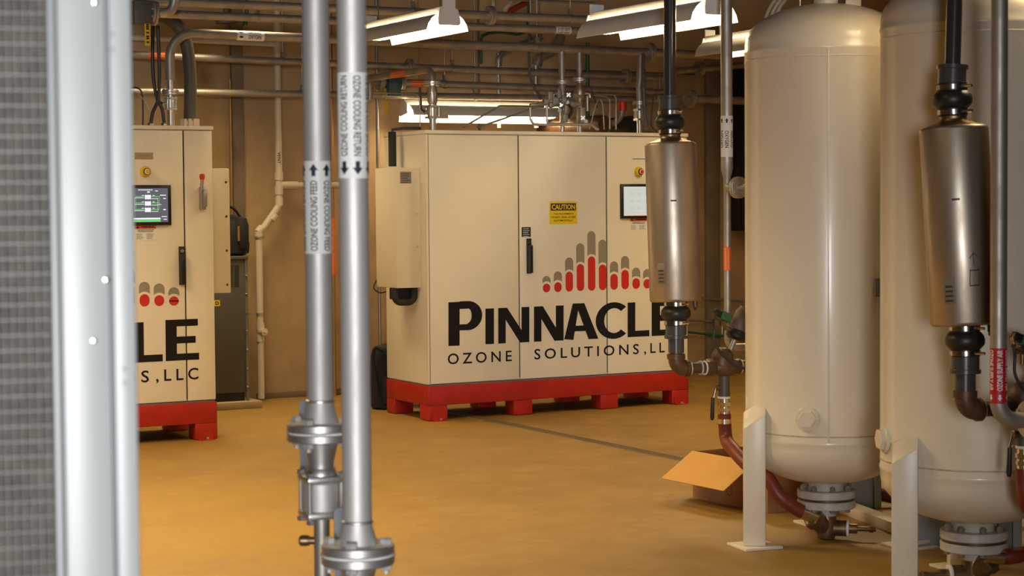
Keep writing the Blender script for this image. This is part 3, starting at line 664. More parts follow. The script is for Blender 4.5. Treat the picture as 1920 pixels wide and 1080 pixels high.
# ------------------------------------------------------------------ risers and valves on the cabinet roofs
def riser_left():
    Y = 13.25; P = lambda x, y: ony(x, y, Y); x = P(811, 200).x; r = .027
    t = thing('ozone_riser', 'steel riser with black lever valve on the middle cabinet, bending back to the wall', 'pipe', (x, Y, ZT), 'cabinet roof risers')
    Z = lambda y: P(811, y).z
    build('riser', G().cyl((x, Y, ZT), (x, Y, Z(222)), r, n=16), STEEL, t)
    ball_valve(t, x, Y, Z(224), Z(196), .042, -1)
    build('reducer', G().lathe([(r, Z(197)), (r*1.45, Z(190)), (r*1.45, Z(172)), (r*1.1, Z(164)), (r, Z(160))], T(x, Y, 0), 18), STEEL, t)
    flange(t, (x, Y, Z(157)), (0, 0, 1), .068, .018, r, 4, STEEL)
    pts = fillet([Vector((x, Y, Z(154))), Vector((x, Y, Z(129))), Vector((x, Y+1.3, Z(129)+.0))], .12, 8)
    build('bend', G().tube(pts, r*1.08, 16), STEELD, t)
    zc = Z(129); tg = build('orange_label', G().cyl((x, Y+.45, zc), (x, Y+.72, zc), r*1.12, n=18), ORANGE, t); dashes(tg, frame((x, Y+.58, zc), (0, 1, 0), (-1, -.3, 0)), r*1.14, .24, 8)
    build('lift_off_plate', G().prism([(-.05, 0), (.05, 0), (.02, .1), (-.02, .1)], .008, frame((x+.09, Y, Z(222)), (0, -1, 0), (1, 0, 0))), STEELD, t, flat=True)
riser_left()
def sanitary_knob(parent, c, r=.018):
    g = G(); M = frame(c, (-.5, -1, 0))
    for k in range(4):
        a = PI/4+k*PI/2; g.lathe([(0, -.006), (r*.42, -.006), (r*.42, .006), (0, .006)], M@T(r*.8*math.cos(a), r*.8*math.sin(a), 0), 10)
    g.lathe([(0, -.012), (r*.55, -.012), (r*.55, .012), (0, .012)], M, 10); build('cross_handle', g, CHROME, parent)
def twin_risers():
    Y = RISY; P = lambda x, y: ony(x, y, Y); xa = P(1054, 200).x; xb = P(1087, 200).x; Z = lambda y: P(1070, y).z
    t = thing('valve_manifold', 'pair of steel risers joined by valves and small lines, on the middle cabinet', 'valves', ((xa+xb)/2, Y, ZT), 'cabinet roof risers')
    zC = ony(1070, CP(1070), RISY).z
    for x, yf in ((xa, 155), (xb, 149)):
        build('riser', G().tube([(x, Y, ZT), (x, Y, Z(yf+3))], .020, 14), STEEL, t)
        flange(t, (x, Y, Z(yf)), (0, 0, 1), .060, .015, .02, 4, STEEL)
        build('riser', G().tube([(x, Y, Z(yf-2)), (x, Y, Z(yf-12)), (x, Y, Z(yf-22)), (x, Y, Z(108)), (x, Y, zC)], [.023, .023, .029, .029, .029], 14), STEELD, t)
    build('reducing_tee', G().lathe([(.022, Z(198)), (.026, Z(192)), (.042, Z(180)), (.045, Z(172)), (.034, Z(162)), (.024, Z(155))], T(xb, Y, 0), 18), STAIN, t)
    build('relief_outlet', G().tube(fillet([(xb, Y, Z(175)), (xb+.085, Y-.02, Z(175)), (xb+.085, Y-.02, Z(183))], .02, 4), .018, 12), STAIN, t)
    build('relief_valve', G().cyl((xb+.055, Y-.03, Z(205)), (xb+.055, Y-.03, Z(180)), .014, n=12).cyl((xb+.055, Y-.03, Z(208)), (xb+.055, Y-.03, Z(203)), .016, n=12), GALV, t)
    build('cross_pipe', G().cyl((xa-.12, Y, Z(195)), (xb, Y, Z(195)), .026, n=14), STEEL, t)
    build('clamp_collar', G().disc((xa+.06, Y, Z(195)), (1, 0, 0), .038, .025, 18), STEEL, t)
    build('needle_valve', G().box((xa-.115, Y, Z(183)), (.05, .05, .09)).box((xa-.14, Y, Z(192)), (.07, .04, .04)).cyl((xa-.16, Y, Z(196)), (xa-.30, Y, Z(199)), .016, n=10), STEELD, t, bev=.004)
    for px, py in ((1053, 197), (1066, 178), (1093, 221), (1035, 180)): sanitary_knob(t, at(px, py, depth((xa, Y-.06, 2.3))))
    for px, py in ((1063, 192), (1049, 207), (1098, 228)): build('gauge', G().disc(at(px, py, depth((xa, Y-.05, 2.3))), (-.4, -1, 0), .018, .02, 16), GALV, t)
    build('valve_body', G().box((xa, Y-.03, Z(214)), (.045, .06, .14)).cyl((xa, Y, Z(203)), (xa, Y, Z(160)), .030, n=12), STEELD, t, bev=.005)
    build('valve_body', G().box((xb+.005, Y-.01, Z(216)), (.05, .07, .13)), STEELD, t, bev=.006)
    build('bracket_arm', G().bx((xb-.095, Y-.05, Z(184)), (xb-.01, Y-.03, Z(178))), GALV, t, flat=True)
    build('lever', G().tube(fillet([(xa+.03, Y-.02, Z(192)), (xa+.085, Y-.03, Z(205)), (xa+.04, Y-.03, Z(222))], .04, 5), [.012]*8 if False else .012, 8), RUBBER, t)
    for px, py, w_, h_ in ((1041, 190, .09, .07), (1047, 176, .05, .09), (1060, 205, .05, .08), (1033, 197, .07, .05), (1056, 187, .06, .07)):
        c_ = at(px, py, depth((xa, Y-.09, 2.3))); build('valve_block', G().box(c_, (w_*.7, .05, h_*.7)).cyl(c_-Vector((w_*.6, 0, 0)), c_+Vector((w_*.6, 0, 0)), .014, n=10).hex(c_-Vector((0, 0, h_*.5)), (0, 0, 1), .017, h_), STEELD, t, bev=.004)
    tg = build('tag_string', G().tube([P(1109, 168), P(1120, 202)], .004, 6), BLACK, t)
twin_risers()
def riser_right():
    Y = RISY; P = lambda x, y: ony(x, y, Y); x = P(1199, 215).x; Z = lambda y: P(1199, y).z
    t = thing('ozone_riser', 'right-hand steel riser on the middle cabinet, reaching up to the oxygen pipe flange', 'pipe', (x, Y, ZT), 'cabinet roof risers')
    build('riser', G().cyl((x, Y, ZT), (x, Y, Z(226)), .022, n=14), STEEL, t); ball_valve(t, x, Y, Z(228), Z(202), .034, 1, lever=False)
    build('riser', G().cyl((x, Y, Z(203)), (x, Y, Z(196)), .024, n=14), STEEL, t); flange(t, (x, Y, Z(193)), (0, 0, 1), .058, .015, .02, 4, STEEL)
    build('riser', G().tube([(x, Y, Z(190)), (x-.005, Y, Z(160)), (x+.008, Y, Z(150)), (x+.015, Y, Z(104))], [.022, .024, .033, .033], 14), STEELD, t)
riser_right()
def line(name, label, pts, Y, r, m, cat='tube', n=6, spl=True, group=None):
    P = [ony(p[0], p[1], Y if len(p) == 2 else p[2]) for p in pts]; P = spline(P, n) if spl else fillet(P, .03, 4)
    return tag(build(name, G().tube(P, r, 8), m, base=P[0]), label, cat, group)
GT = 'small steel lines on the cabinet roof'
line('steel_tube', 'thin tube bending down beside the left riser of the middle cabinet', [(700, 174), (780, 176), (787, 183), (787.5, 239)], 13.5, .006, STEELD, spl=False, group=GT)
line('steel_tube', 'upper slanting steel tube running to the manifold valves', [(868, 239), (937, 198.5), (1020, 200)], 13.4, .008, STEELD, spl=False, group=GT)
line('steel_tube', 'lower slanting steel tube, right of the upper one', [(896, 239), (1000, 203), (1028, 194)], 13.3, .008, STEELD, spl=False, group=GT)
line('steel_tube', 'bright tube dropping and turning right below the manifold cross pipe', [(1025, 197), (1026, 230), (1032, 232), (1080, 232.5)], 13.0, .010, STEEL, spl=False, group=GT)
line('steel_tube', 'long low tube across the roof turning down at the door joint', [(994, 202), (994, 222), (1000, 233.5), (1108, 234), (1122, 243)], 12.97, .010, STEEL, spl=False, group=GT)
line('steel_tube', 'short tube parallel to the long low one, near the door joint', [(1090, 233), (1110, 233), (1119, 243)], 13.0, .010, STEEL, spl=False, group=GT)
line('steel_tube', 'inner hooped steel tube right of the manifold', [(1112, 178.5), (1136, 181), (1143, 186), (1143.5, 242)], 13.3, .006, STEELD, spl=False, group=GT)
line('steel_tube', 'outer hooped steel tube right of the manifold', [(1118, 177.5), (1150, 177.5), (1155, 182), (1155, 243)], 13.3, .006, STEELD, spl=False, group=GT)
line('steel_tube', 'thin arched wire loop standing on the roof right of the manifold', [(1105, 243), (1117, 198), (1124, 186), (1130, 198), (1133, 243)], 13.2, .005, STEELD, group=GT)
line('cable', 'left of two cables dropping beside the right riser', [(1206, 100), (1205.5, 150), (1207, 180), (1211, 243)], 13.1, .013, HOSEG)
line('cable', 'right of two cables dropping beside the right riser', [(1208, 130), (1209, 190), (1212, 210), (1219, 243)], 13.15, .012, HOSEG)
line('cable', 'thin curved cable behind the black riser coupling', [(1225, 180), (1221, 225), (1224, 240), (1232, 247)], 13.4, .007, CABLE)
line('cable', 'grey cable hanging from ceiling down to the manifold', [(994, -90), (993, 58), (992, 80), (992, 120), (995, 148), (1006, 172), (1014, 186)], 13.6, .011, HOSEG)
for xx, lb in ((1211, 'left'), (1219, 'right')):
    p = ony(xx, 243, 13.1); tag(build('cable_gland', G().hex((p.x, 13.1, ZT), (0, 0, 1), .022, .02), CHROME, base=(p.x, 13.1, ZT)), lb+' cable gland on the cabinet roof by the right riser', 'gland')
# flagged pipe with orange sleeve behind the middle cabinet
Y = 14.2; P = lambda x, y: ony(x, y, Y); t = thing('sleeved_elbow', 'steel elbow with red-orange sleeve behind the middle cabinet', 'pipe', P(1166, 240))
build('bend', G().tube(fillet([P(1166, 200), P(1166, 224), P(1128, 238), P(1120, 240)], .12, 6), .030, 14), STEELD, t)
build('orange_sleeve', G().cyl(P(1167, 208), P(1167, 191), .040, n=18), REDP, t); build('orange_cap', G().cyl(P(1163.5, 176), P(1163.5, 172), .010, n=10), REDP, t)
tag(build('black_elbow', G().lathe([(0, -1.1), (.07, -1.1), (.09, 0), (.07, .05), (0, .05)], frame(P(1184, 236), (0, -1, 0)), 18), BLACK, base=P(1184, 236)), 'round dark cap showing over the roof right of the sleeve', 'cap')
tag(build('black_elbow', G().lathe([(0, -1.1), (.07, -1.1), (.09, 0), (.07, .05), (0, .05)], frame(P(1129, 234), (0, -1, 0)), 18), IRON, base=P(1129, 234)), 'round brown cap showing over the roof left of the sleeve', 'cap')
# things on the left cabinet roof
Y = 13.1; P = lambda x, y: ony(x, y, Y)
Y = 13.5; P = lambda x, y: ony(x, y, Y)
t = thing('ventilation_hose', 'thick grey hose rising from a pale collar on the left cabinet', 'hose', P(356, 236))
build('hose_body', G().tube(spline([P(356, 232), P(357, 190), P(356, 130), P(350, 85), P(338, 55), P(318, 36), P(290, 28), P(240, 20)], 6), .047, 18), HOSEG, t)
cc = P(356, 236); g = G().lathe([(0, 0), (.072, 0), (.072, .018), (.056, .022), (.056, .07), (.047, .07)], T(cc.x, Y, ZT), 24)
for k in range(10): a = 2*PI*k/10; g.box((.060*math.cos(a), .060*math.sin(a), .045), (.022, .022, .075), T(cc.x, Y, ZT)@Matrix.Identity(4))
build('hose_collar', g, PVCC, t)
line('cable', 'left cable of the pair crossing above the left cabinet', [(287, 48), (286, 100), (288, 150), (295, 185), (304, 205), (308, 230)], 12.95, .013, CABLE)
line('cable', 'right cable of the pair crossing above the left cabinet', [(296, 48), (298, 100), (299, 150), (296, 188), (287, 210), (283, 230)], 12.92, .013, CABLE)
for xx, yp, lb in ((283, 12.92, 'left'), (308, 12.95, 'right')):
    p = ony(xx, 232, yp); tag(build('cable_gland', G().hex((p.x, yp, ZT), (0, 0, 1), .024, .024), CHROME, base=(p.x, yp, ZT)), lb+' cable gland on the roof of the left cabinet', 'gland')
line('thin_wire', 'pale thin wire arching over the left edge of the left cabinet roof', [(240, 176), (256, 176), (272, 190), (282, 210)], 12.95, .005, GALV)
line('cable', 'short black cable arched behind the pale thin wire', [(240, 165), (258, 165), (266, 175), (268, 200), (268, 238)], 13.05, .006, CABLE)
Y = 12.6; P = lambda x, y: ony(x, y, Y)
t = thing('flanged_bend', 'stainless pipe bend with upright flange and valve at top left', 'pipe', P(290, 25))
build('bend', G().tube(fillet([P(255, 24), P(322, 24), P(329, -10), P(327, -25)], .07, 7), .034, 16), STEEL, t)
flange(t, P(287, 25), (1, 0, -.05), .085, .018, .03, 8, STEELD)
build('valve_body', G().box(P(266, 24), (.14, .11, .16)).cyl(P(266, 10), P(266, -20), .03, n=10), GREYCAB, t, bev=.015)
build('yellow_tag', G().bx(P(267, 41)+Vector((0, -.05, 0)), P(278, 87)+Vector((0, -.046, 0))), YELP, t, flat=True); build('tag_wire', G().tube([P(264, 34)+Vector((0, -.05, 0)), P(272, 43)+Vector((0, -.05, 0))], .003, 6), GALV, t)
build('tag_print', G().text(frame((P(272.5, 64)+Vector((0, -.0475-.004, 0))), (0, -1, 0), (0, 0, 1)), '- -- - ---', .02, .13), INK, t, flat=True)
# ceiling steel near the top
Y = 13.8; P = lambda x, y: ony(x, y, Y)
tag(build('red_strut', G().tube([P(955, 21), P(1000, -2)], .024, 8), REDST, base=P(955, 21)), 'red slanting brace under the ceiling behind the topmost pipe', 'brace')
tag(build('steel_strut', G().tube([P(925, 40), P(926, -20)], .018, 4), PVCC, base=P(925, 40)), 'pale vertical strut under ceiling left of the red brace', 'brace')
tag(build('steel_strut', G().tube([P(946, 20), P(966, -4)], .018, 4), PVCC, base=P(946, 20)), 'pale slanting strut beside the red brace', 'brace')
t, *_ = run('overhead_pipe', 'short grey conduit end at the very top between the two front lamps', (1000, 1), (1114, 6), 13.4, 5, GALV, ext=(.4, 0))
line('green_hose', 'green hose arching on the wall above the lit pipes', [(902, 120), (902, 74), (908, 66), (925, 61), (950, 61), (975, 63), (990, 40), (992, -80)], 15.225, .014, GREEN)
line('green_hose', 'green hose end hanging behind oxygen label', [(447, 90), (448, 62), (450, 52), (458, 42), (462, 36), (464, -80)], 15.225, .014, GREEN)
tag(build('pipe_bracket', G().bx(ony(417, 34, 14.5), ony(445, 43, 14.5)+Vector((0, .15, 0))).bx(ony(427, 38, 14.5)+Vector((0, .05, 0)), Vector((ony(433, 38, 14.5).x, 14.6, ZC))), BLACK, base=ony(417, 34, 14.5)), 'dark bracket clamped under the upper pipes left of the oxygen label', 'bracket')
for lb, a, b, r in [('left slanting steel duct rising behind the lit pipes', (935, 124), (952, 95), .03), ('right slanting steel duct rising behind the lit pipes', (1006, 124), (1035, 95), .045)]:
    A = ony(*a, 15.0); B = ony(*b, 15.0); tag(build('wall_duct', G().tube(spline([A, A+(B-A)*.4+Vector((-.03, 0, .02)), B, B+Vector((.35 if r < .04 else .10, 0, .14))], 5), r, 14), GALV, base=A), lb, 'pipe')
# ------------------------------------------------------------------ fluorescent fixtures
def lamp(c, d, L, label, roll=0.):
    """c: centre of the near end at tube height; d: unit vector from near end to far end."""
    c = Vector(c); d = Vector(d); s = Vector((-d.y, d.x, 0)); up = Vector((0, 0, 1)); M = frame(c, d, s)   # local x=s, y=up?, z=d
    if M.col[1].xyz.z < 0: M = frame(c, d, -s)
    M = M@Matrix.Rotation(roll, 4, 'Z')
    t = thing('fluorescent_lamp', label, 'lamp', c, 'fluorescent lamps')
    prof = [(.068, .052), (.085, .045), (.115, .022), (.140, -.014), (.152, -.055)]
    for sg in (-1, 1):
        g = G(); n = len(prof); th = .0015
        V = [(sg*x, y, z) for z in (.015, L-.015) for x, y in prof]+[(sg*(x+th), y+th, z) for z in (.015, L-.015) for x, y in prof]
        F = []
        for k in range(n-1): F += [(k, k+1, n+k+1, n+k), (2*n+k, 3*n+k, 3*n+k+1, 2*n+k+1)]
        F += [(n-1, 3*n-1, 4*n-1, 2*n-1), (0, n, 3*n, 2*n)]
        F += [(k, 2*n+k, 2*n+k+1, k+1) for k in range(n-1)]+[(n+k, n+k+1, 3*n+k+1, 3*n+k) for k in range(n-1)]
        g.add(V, F, M); build('reflector', g, REFL, t)
    build('channel', G().bx((-.054, .035, 0), (.054, .10, L), M), REFL, t, bev=.004)
    for z in (0, L): build('end_cap', G().prism([(-.062, .085), (-.08, .02), (-.08, -.012), (-.068, -.022), (.068, -.022), (.08, -.012), (.08, .02), (.062, .085)], .012, M@T(0, 0, z-.012 if z == 0 else z)).bx((-.045, .085, z-.012 if z == 0 else z), (.045, .15, z if z == 0 else z+.012), M), WHITE, t, flat=True)
    for x in (-.075, .075):
        build('tube', G().cyl(M@Vector((x, -.005 if abs(x) > .07 else 0, .012)), M@Vector((x, -.005, L-.012)), .016, n=10), TUBE, t)
    for z in (L*.1, L*.9):
        a = M@Vector((0, .10, z)); build('chain', G().cyl(a, (a.x, a.y, ZC-.02), .004, n=6), GALV, t)
    return t
def lamp_px(tip, Z, L, label, d=(0, 1, 0), hw=.152):
    p = at(tip[0], tip[1], Z); return lamp((p.x-hw, p.y, p.z+.05), d, L, label)
lamp_px((880, 57), 12.4, 1.22, 'fluorescent lamp nearest above the middle cabinet, its near end cap showing')
lamp_px((1387, 40), 10.1, 1.22, 'big fluorescent lamp at top right of centre, crossed by the black riser')
p = at(1307, 98, 14.1); lamp((p.x+.12, p.y-1.22, p.z+.02), (0, 1, 0), 1.22, 'fluorescent lamp partly hidden by the left tank shoulder')
a = ony(772, 221, 14.75); lamp((a.x, 14.75+.15, a.z+.055), (1, 0, 0), ony(1042, 226, 14.9).x-a.x, 'fluorescent lamp low on back wall, lengthwise behind the middle cabinet', -.16)
p = at(2150, -190, 7.3); lamp((p.x, p.y, p.z), (0, 1, 0), 1.22, 'fluorescent lamp above the right tank, out of view')
# ------------------------------------------------------------------ tanks
SKD = lf(-.342, .94).normalized(); SKR = lf(.94, .342).normalized()     # skid directions: along the row, and to the right
TR = .393
def tank(px, Z, label, zb, zt, seam_a, leg_angles, boss_a, boss_z, plate):
    lat = (px-960)/FPX*Z; C = lf(lat, Z*math.cos(PITCH)); C.z = 0
    dirv = lambda a: lf(math.cos(math.radians(a)), math.sin(math.radians(a))).normalized()
    t = thing('receiver_tank', label, 'tank', (C.x, C.y, 0), 'cream receiver tanks')
    hd = TR*.5; prof = [(TR*math.sin(a), zt+.04+hd*math.cos(a)) for a in [PI/2*k/10 for k in range(11)]]
    lo = [(TR*math.sin(a), zb-.04-hd*math.cos(a)) for a in [PI/2*(1-k/10) for k in range(11)]]
    P = prof+[(TR, zt+.012), (TR+.0035, zt+.006), (TR+.0035, zt-.006), (TR, zt-.012), (TR, zb+.012), (TR+.0035, zb+.006), (TR+.0035, zb-.006), (TR, zb-.012)]+lo
    build('shell', G().lathe(P, T(C.x, C.y, 0), 72), TANK, t, ang=60)
    d = dirv(seam_a); M = frame((C.x, C.y, 0), (0, 0, 1), d)
    build('weld_seam', G().bx((TR-.002, -.004, zb+.01), (TR+.0025, .004, zt-.01), M), TANK, t, bev=.001)
    for z, k in ((zb+.035, 0), ):
        build('weld_bead', G().lathe([(TR-.001, z-.004), (TR+.002, z-.002), (TR+.002, z+.002), (TR-.001, z+.004)], T(C.x, C.y, 0), 72), TANKW, t)
    build('weld_bead', G().lathe([(TR-.001, zt-.045), (TR+.002, zt-.042), (TR+.002, zt-.038), (TR-.001, zt-.035)], T(C.x, C.y, 0), 72), TANK, t)
    # threaded plug
    d = dirv(boss_a); c = Vector((C.x, C.y, boss_z))+d*(TR-.01); build('boss', G().disc(c, d, .058, .022, 24), TANK, t)
    build('plug', G().hex(c+d*.022, d, .046, .022), TANK, t, flat=True)
    if plate:
        d = dirv(plate[0]); Mp = frame(Vector((C.x, C.y, plate[1]))+d*(TR+.012), d, (0, 0, 1)); build('dark_plate', G().box((0, 0, 0), (.085, .15, .012), Mp), GREYP, t, bev=.003)
    # legs: square tube, mitred at the head, with a foot plate
    for a, ao in leg_angles:
        pc = dirv(a)*(TR+.035); d = dirv(ao); s = Vector((-d.y, d.x, 0)); R1 = -.0535; R2 = R1+.107; w = .107; zl = plate_top[0]
        if s.dot(dirv(a)) < 0: s = -s          # the head is cut sloping down away from the tank
        V = []
        for rr in (-.5, .5):
            for sg in (-.5, .5):
                q = Vector((C.x, C.y, 0))+pc+d*rr*w+s*sg*w; V += [q+Vector((0, 0, .012)), q+Vector((0, 0, zl+.07*((.5-rr)+(.5-sg))))]
        g = G().add(V, [(0, 2, 3, 1), (4, 5, 7, 6), (0, 1, 5, 4), (2, 6, 7, 3), (1, 3, 7, 5), (0, 4, 6, 2)])
        l = build('leg', g, LEGP, t, bev=.006)
        build('foot_plate', G().box((0, 0, .006), (.20, .20, .012), frame(Vector((C.x, C.y, 0))+pc, (0, 0, 1), SKR)), LEGP, l, bev=.002)
    # top and bottom nozzles
    zt2 = zt+.04+hd; zb2 = zb-.04-hd
    build('top_nozzle', G().cyl((C.x, C.y, zt2-.02), (C.x, C.y, zt2+.10), .058, n=24), TANK, t)
    flange(t, (C.x, C.y, zt2+.075), (0, 0, 1), .105, .022, .05, 8, FLANGEP)
    g = G().bx((.10, -.02, zt2-.02), (.185, -.012, zt2+.12), frame((C.x, C.y, 0), (0, 0, 1), SKR)); build('lifting_lug', g, LEGP, t, bev=.003)
    build('bottom_nozzle', G().lathe([(.10, zb2+.035), (.088, zb2-.01), (.088, zb2-.05), (0, zb2-.05)], T(C.x, C.y, 0), 28), FLANGEP, t)
    zf = zb2-.075
    for sg in (1, -1):
        build('flange', G().disc((C.x, C.y, zf+sg*.006), (0, 0, sg), .142, .038, 40, .004), FLANGEP, t)
    build('gasket', G().disc((C.x, C.y, zf-.006), (0, 0, 1), .134, .012, 32, .0005), IRON, t)
    for k in range(8):
        a = 2*PI*(k+.5)/8; p = Vector((C.x+.117*math.cos(a), C.y+.117*math.sin(a), 0))
        b_ = build('flange_bolt', G().hex(p+Vector((0, 0, zf+.044)), (0, 0, 1), .014, .022).cyl(p+Vector((0, 0, zf-.06)), p+Vector((0, 0, zf+.07)), .008, n=8).hex(p+Vector((0, 0, zf-.044)), (0, 0, -1), .014, .016), BOLTP, t, flat=True)
    return t, C, zf
plate_top = [ony(0, 0, 1).z]
Z1, Z2 = 9.2, 8.0
ZTB = at(1549, 836, Z1-TR).z; ZTT = at(1549, 88, Z1-TR).z
plate_top[0] = at(1400, 802, 9.02).z
t1, C1, zf1 = tank(1549, Z1, 'cream pressure tank beside the cardboard box, farther of the two', ZTB, ZTT, 262, ((208, 172), (328, 328), (85, 85)), 248, at(1486, 787, Z1-.36).z, (-56, at(1637, 538, Z1-.3).z))
t2, C2, zf2 = tank(1827, Z2, 'cream pressure tank at the right edge, nearer of the two', ZTB+.005, ZTT, 20, ((216, 167), (336, 336), (84, 84)), 188, at(1656, 822, Z2).z, None)
# bottom drain tees and red hoses
def drain_tee(C, zf, label, hose_pts, stub_dir, hr, hose_label):
    z0 = zf-.062; t = thing('drain_valve', label, 'valve', (C.x, C.y, z0-.12), 'tank bottom valves'); c = Vector((C.x, C.y, z0-.085))
    build('neck', G().cyl((C.x, C.y, z0-.06), (C.x, C.y, z0+.02), .045, .050, n=20), FLANGEP, t)
    d = (hose_pts[1]-hose_pts[0]).normalized(); h0 = hose_pts[0]
    build('tee_body', G().lathe([(0, -.055), (.042, -.05), (.055, 0), (.05, .05), (.045, .07), (0, .07)], T(*c), 20).cyl(c, c-(c-h0)*.55, .048, n=18).cyl(c, c+stub_dir*.10, .040, n=16), BRASS, t)
    build('seal_ring', G().disc(c+stub_dir*.10, stub_dir, .043, .012, 18), WHITE, t)
    build('stub_valve', G().cyl(c+stub_dir*.112, c+stub_dir*.15, .024, n=14).cyl(c+stub_dir*.15, c+stub_dir*.24, .012, n=10).hex(c+stub_dir*.21, stub_dir, .018, .02), BRASS, t)
    u = (h0-c).normalized(); build('union_nut', G().hex(c+u*(h0-c).length*.5, u, .055, (h0-c).length*.28), BRASS, t, flat=True)
    h = thing('red_hose', hose_label, 'hose', h0, 'tank drain hoses')
    build('hose_body', G().tube(hose_pts, hr, 16), HOSER, h); 
    for a, b in ((hose_pts[0], hose_pts[1]), ): build('hose_ferrule', G().cyl(a-(b-a).normalized()*.05, a+(b-a).normalized()*.03, hr*1.12, n=18), CHROME, h)
    return t, h
# ------------------------------------------------------------------ silencers with boots, elbows and valves
def silencer(px, Z, tilt, label, grp, xh):
    lat = lambda x, z=Z: (x-960)/FPX*z
    zt = at(px, {1: 272, 2: 240}[xh], Z).z; zb = at(px, {1: 563, 2: 608}[xh], Z).z
    top = at(*{1: (1257, 268), 2: (1788, 238)}[xh], Z); bot = at(*{1: (1267, 566), 2: (1809, 610)}[xh], Z)
    ax = (top-bot).normalized(); H = (top-bot).length; M = frame(bot, ax, -FWD); R = .131
    t = thing('silencer', label, 'silencer', bot, 'stained steel silencers')
    build('can', G().lathe([(0, .0), (R-.012, .0), (R-.003, .004), (R, .014), (R, H-.014), (R-.003, H-.004), (R-.012, H), (0, H)], M, 48), STAIN, t, ang=50)
    build('can_top', G().lathe([(R-.014, H+.0005), (.055, H+.022), (.052, H+.03)], M, 40), STAIND, t)
    build('dent', G().box((R-.001, -.005, H*.63), (.004, .03, .008), M@Matrix.Rotation({1: .0, 2: -.25}[xh], 4, 'Z')), IRON, t, bev=.0015)
    build('nameplate', G().box((R, 0, H*.18), (.004, .042, .10), M@Matrix.Rotation(-.62, 4, 'Z')), DULLP, t, bev=.001)
    g = G()
    for k in range(4): g.box((R+.0025, 0, H*.13+k*.018), (.001, .03, .008), M@Matrix.Rotation(-.62, 4, 'Z'))
    build('nameplate_print', g, IRON, t, flat=True)
    build('drain_plug', G().cyl(M@Vector((.0, R*.75, -.03)), M@Vector((0, R*.75, .0)), .012, n=10).hex(M@Vector((0, R*.75, -.045)), ax, .010, .016), IRON, t, flat=True)
    if xh == 2:   # felt-pen arrow
        Ma = M@Matrix.Rotation(.12, 4, 'Z'); g = G()
        for a, b in [((-.02, H*.20), (-.015, H*.28)), ((.018, H*.20), (.018, H*.285)), ((-.02, H*.20), (.018, H*.20)), ((-.015, H*.275), (.018, H*.275)), ((0, H*.30), (0, H*.36)), ((0, H*.36), (-.015, H*.335)), ((0, H*.36), (.018, H*.34))]:
            g.tube([Ma@Vector((R+.0005, a[0], a[1])), Ma@Vector((R+.0005, b[0], b[1]))], .0018, 4)
        build('pen_mark', g, INK, t, flat=True)
    build('top_neck', G().lathe([(.052, H+.01), (.052, H+.055)], M, 28), STAIND, t)
    # rubber boot and clamps on top, all along the vertical through the neck
    q = M@Vector((0, 0, H+.04)); up = (ax*.5+Vector((0, 0, .5))).normalized()
    def boot(c, u, nm='rubber_boot'):
        B = frame(c, u)
        build(nm, G().lathe([(.052, 0), (.056, .004), (.056, .03), (.062, .034), (.074, .048), (.076, .066), (.072, .082), (.062, .095), (.057, .098), (.057, .128), (.052, .13)], B, 32), RUBBER, t)
        for z in (.016, .112):
            cl = build('clamp_band', G().lathe([(.056, z-.009), (.0595, z-.009), (.0595, z+.009), (.056, z+.009)], B, 32), CHROME, t)
            build('clamp_screw', G().cyl(B@Vector((.0, -.06, z)), B@Vector((.012, -.095, z)), .006, n=8), CHROME, cl)
        return B@Vector((0, 0, .13))
    q2 = boot(q, up)
    bk = (ax*.35+Vector((0, 0, .65))).normalized()
    b0 = M@Vector((0, 0, .008)); q3 = boot(b0-Vector(bk)*.13+Vector((0, 0, 0)), bk)
    build('bottom_neck', G().cyl(b0-bk*.04, M@Vector((0, 0, .002)), .051, n=24), RUBBER, t)
    low = b0-bk*.13
    return t, q2, low, M
def riser_pvc(q, px_top, Z, label, px):
    t = thing('pvc_riser', label, 'pipe', q, 'dark plastic risers')
    top = at(px_top, -40, Z+.0); top = Vector((top.x, top.y, ZC-.02))
    # straight up from the coupling to the deck
    top = q+(at(px_top, 0, Z)-q)*((ZC-.02-q.z)/(at(px_top, 0, Z).z-q.z))
    build('pipe_run', G().tube([q+(top-q).normalized()*.0, top], .0305, 20), PVCD, t)
    u = (top-q).normalized(); build('coupling', G().lathe([(0, -.012), (.054, -.012), (.054, .050), (.060, .052), (.060, .066), (.032, .070)], frame(q, u), 28), PVCG, t)
    return t
s1, q, low1, M1 = silencer(1262, 9.5, 0, 'stained steel silencer can in front of the middle cabinet', '', 1)
r1 = riser_pvc(q, 1256, 9.5, 'dark grey plastic riser over the silencer before the middle cabinet', 1256)
p = at(1259, 207, 9.5); build('masking_tape', G().bx((-.028, .031, 0), (.006, .033, .016), frame(p+Vector((0, 0, -.005)), (0, 0, 1), RGT)@T(0, -.064, 0)).bx((-.001, .031, .01), (.006, .033, .055), frame(p+Vector((0, 0, -.005)), (0, 0, 1), RGT)@T(0, -.064, 0)), PVCC, r1, flat=True)
s2, q, low2, M2_ = silencer(1797, 7.25, 0, 'stained steel silencer can in front of the right tank', '', 2)
riser_pvc(q, 1790, 7.25, 'dark grey plastic riser over the silencer before the right tank', 1790)
SC_ = 1.0
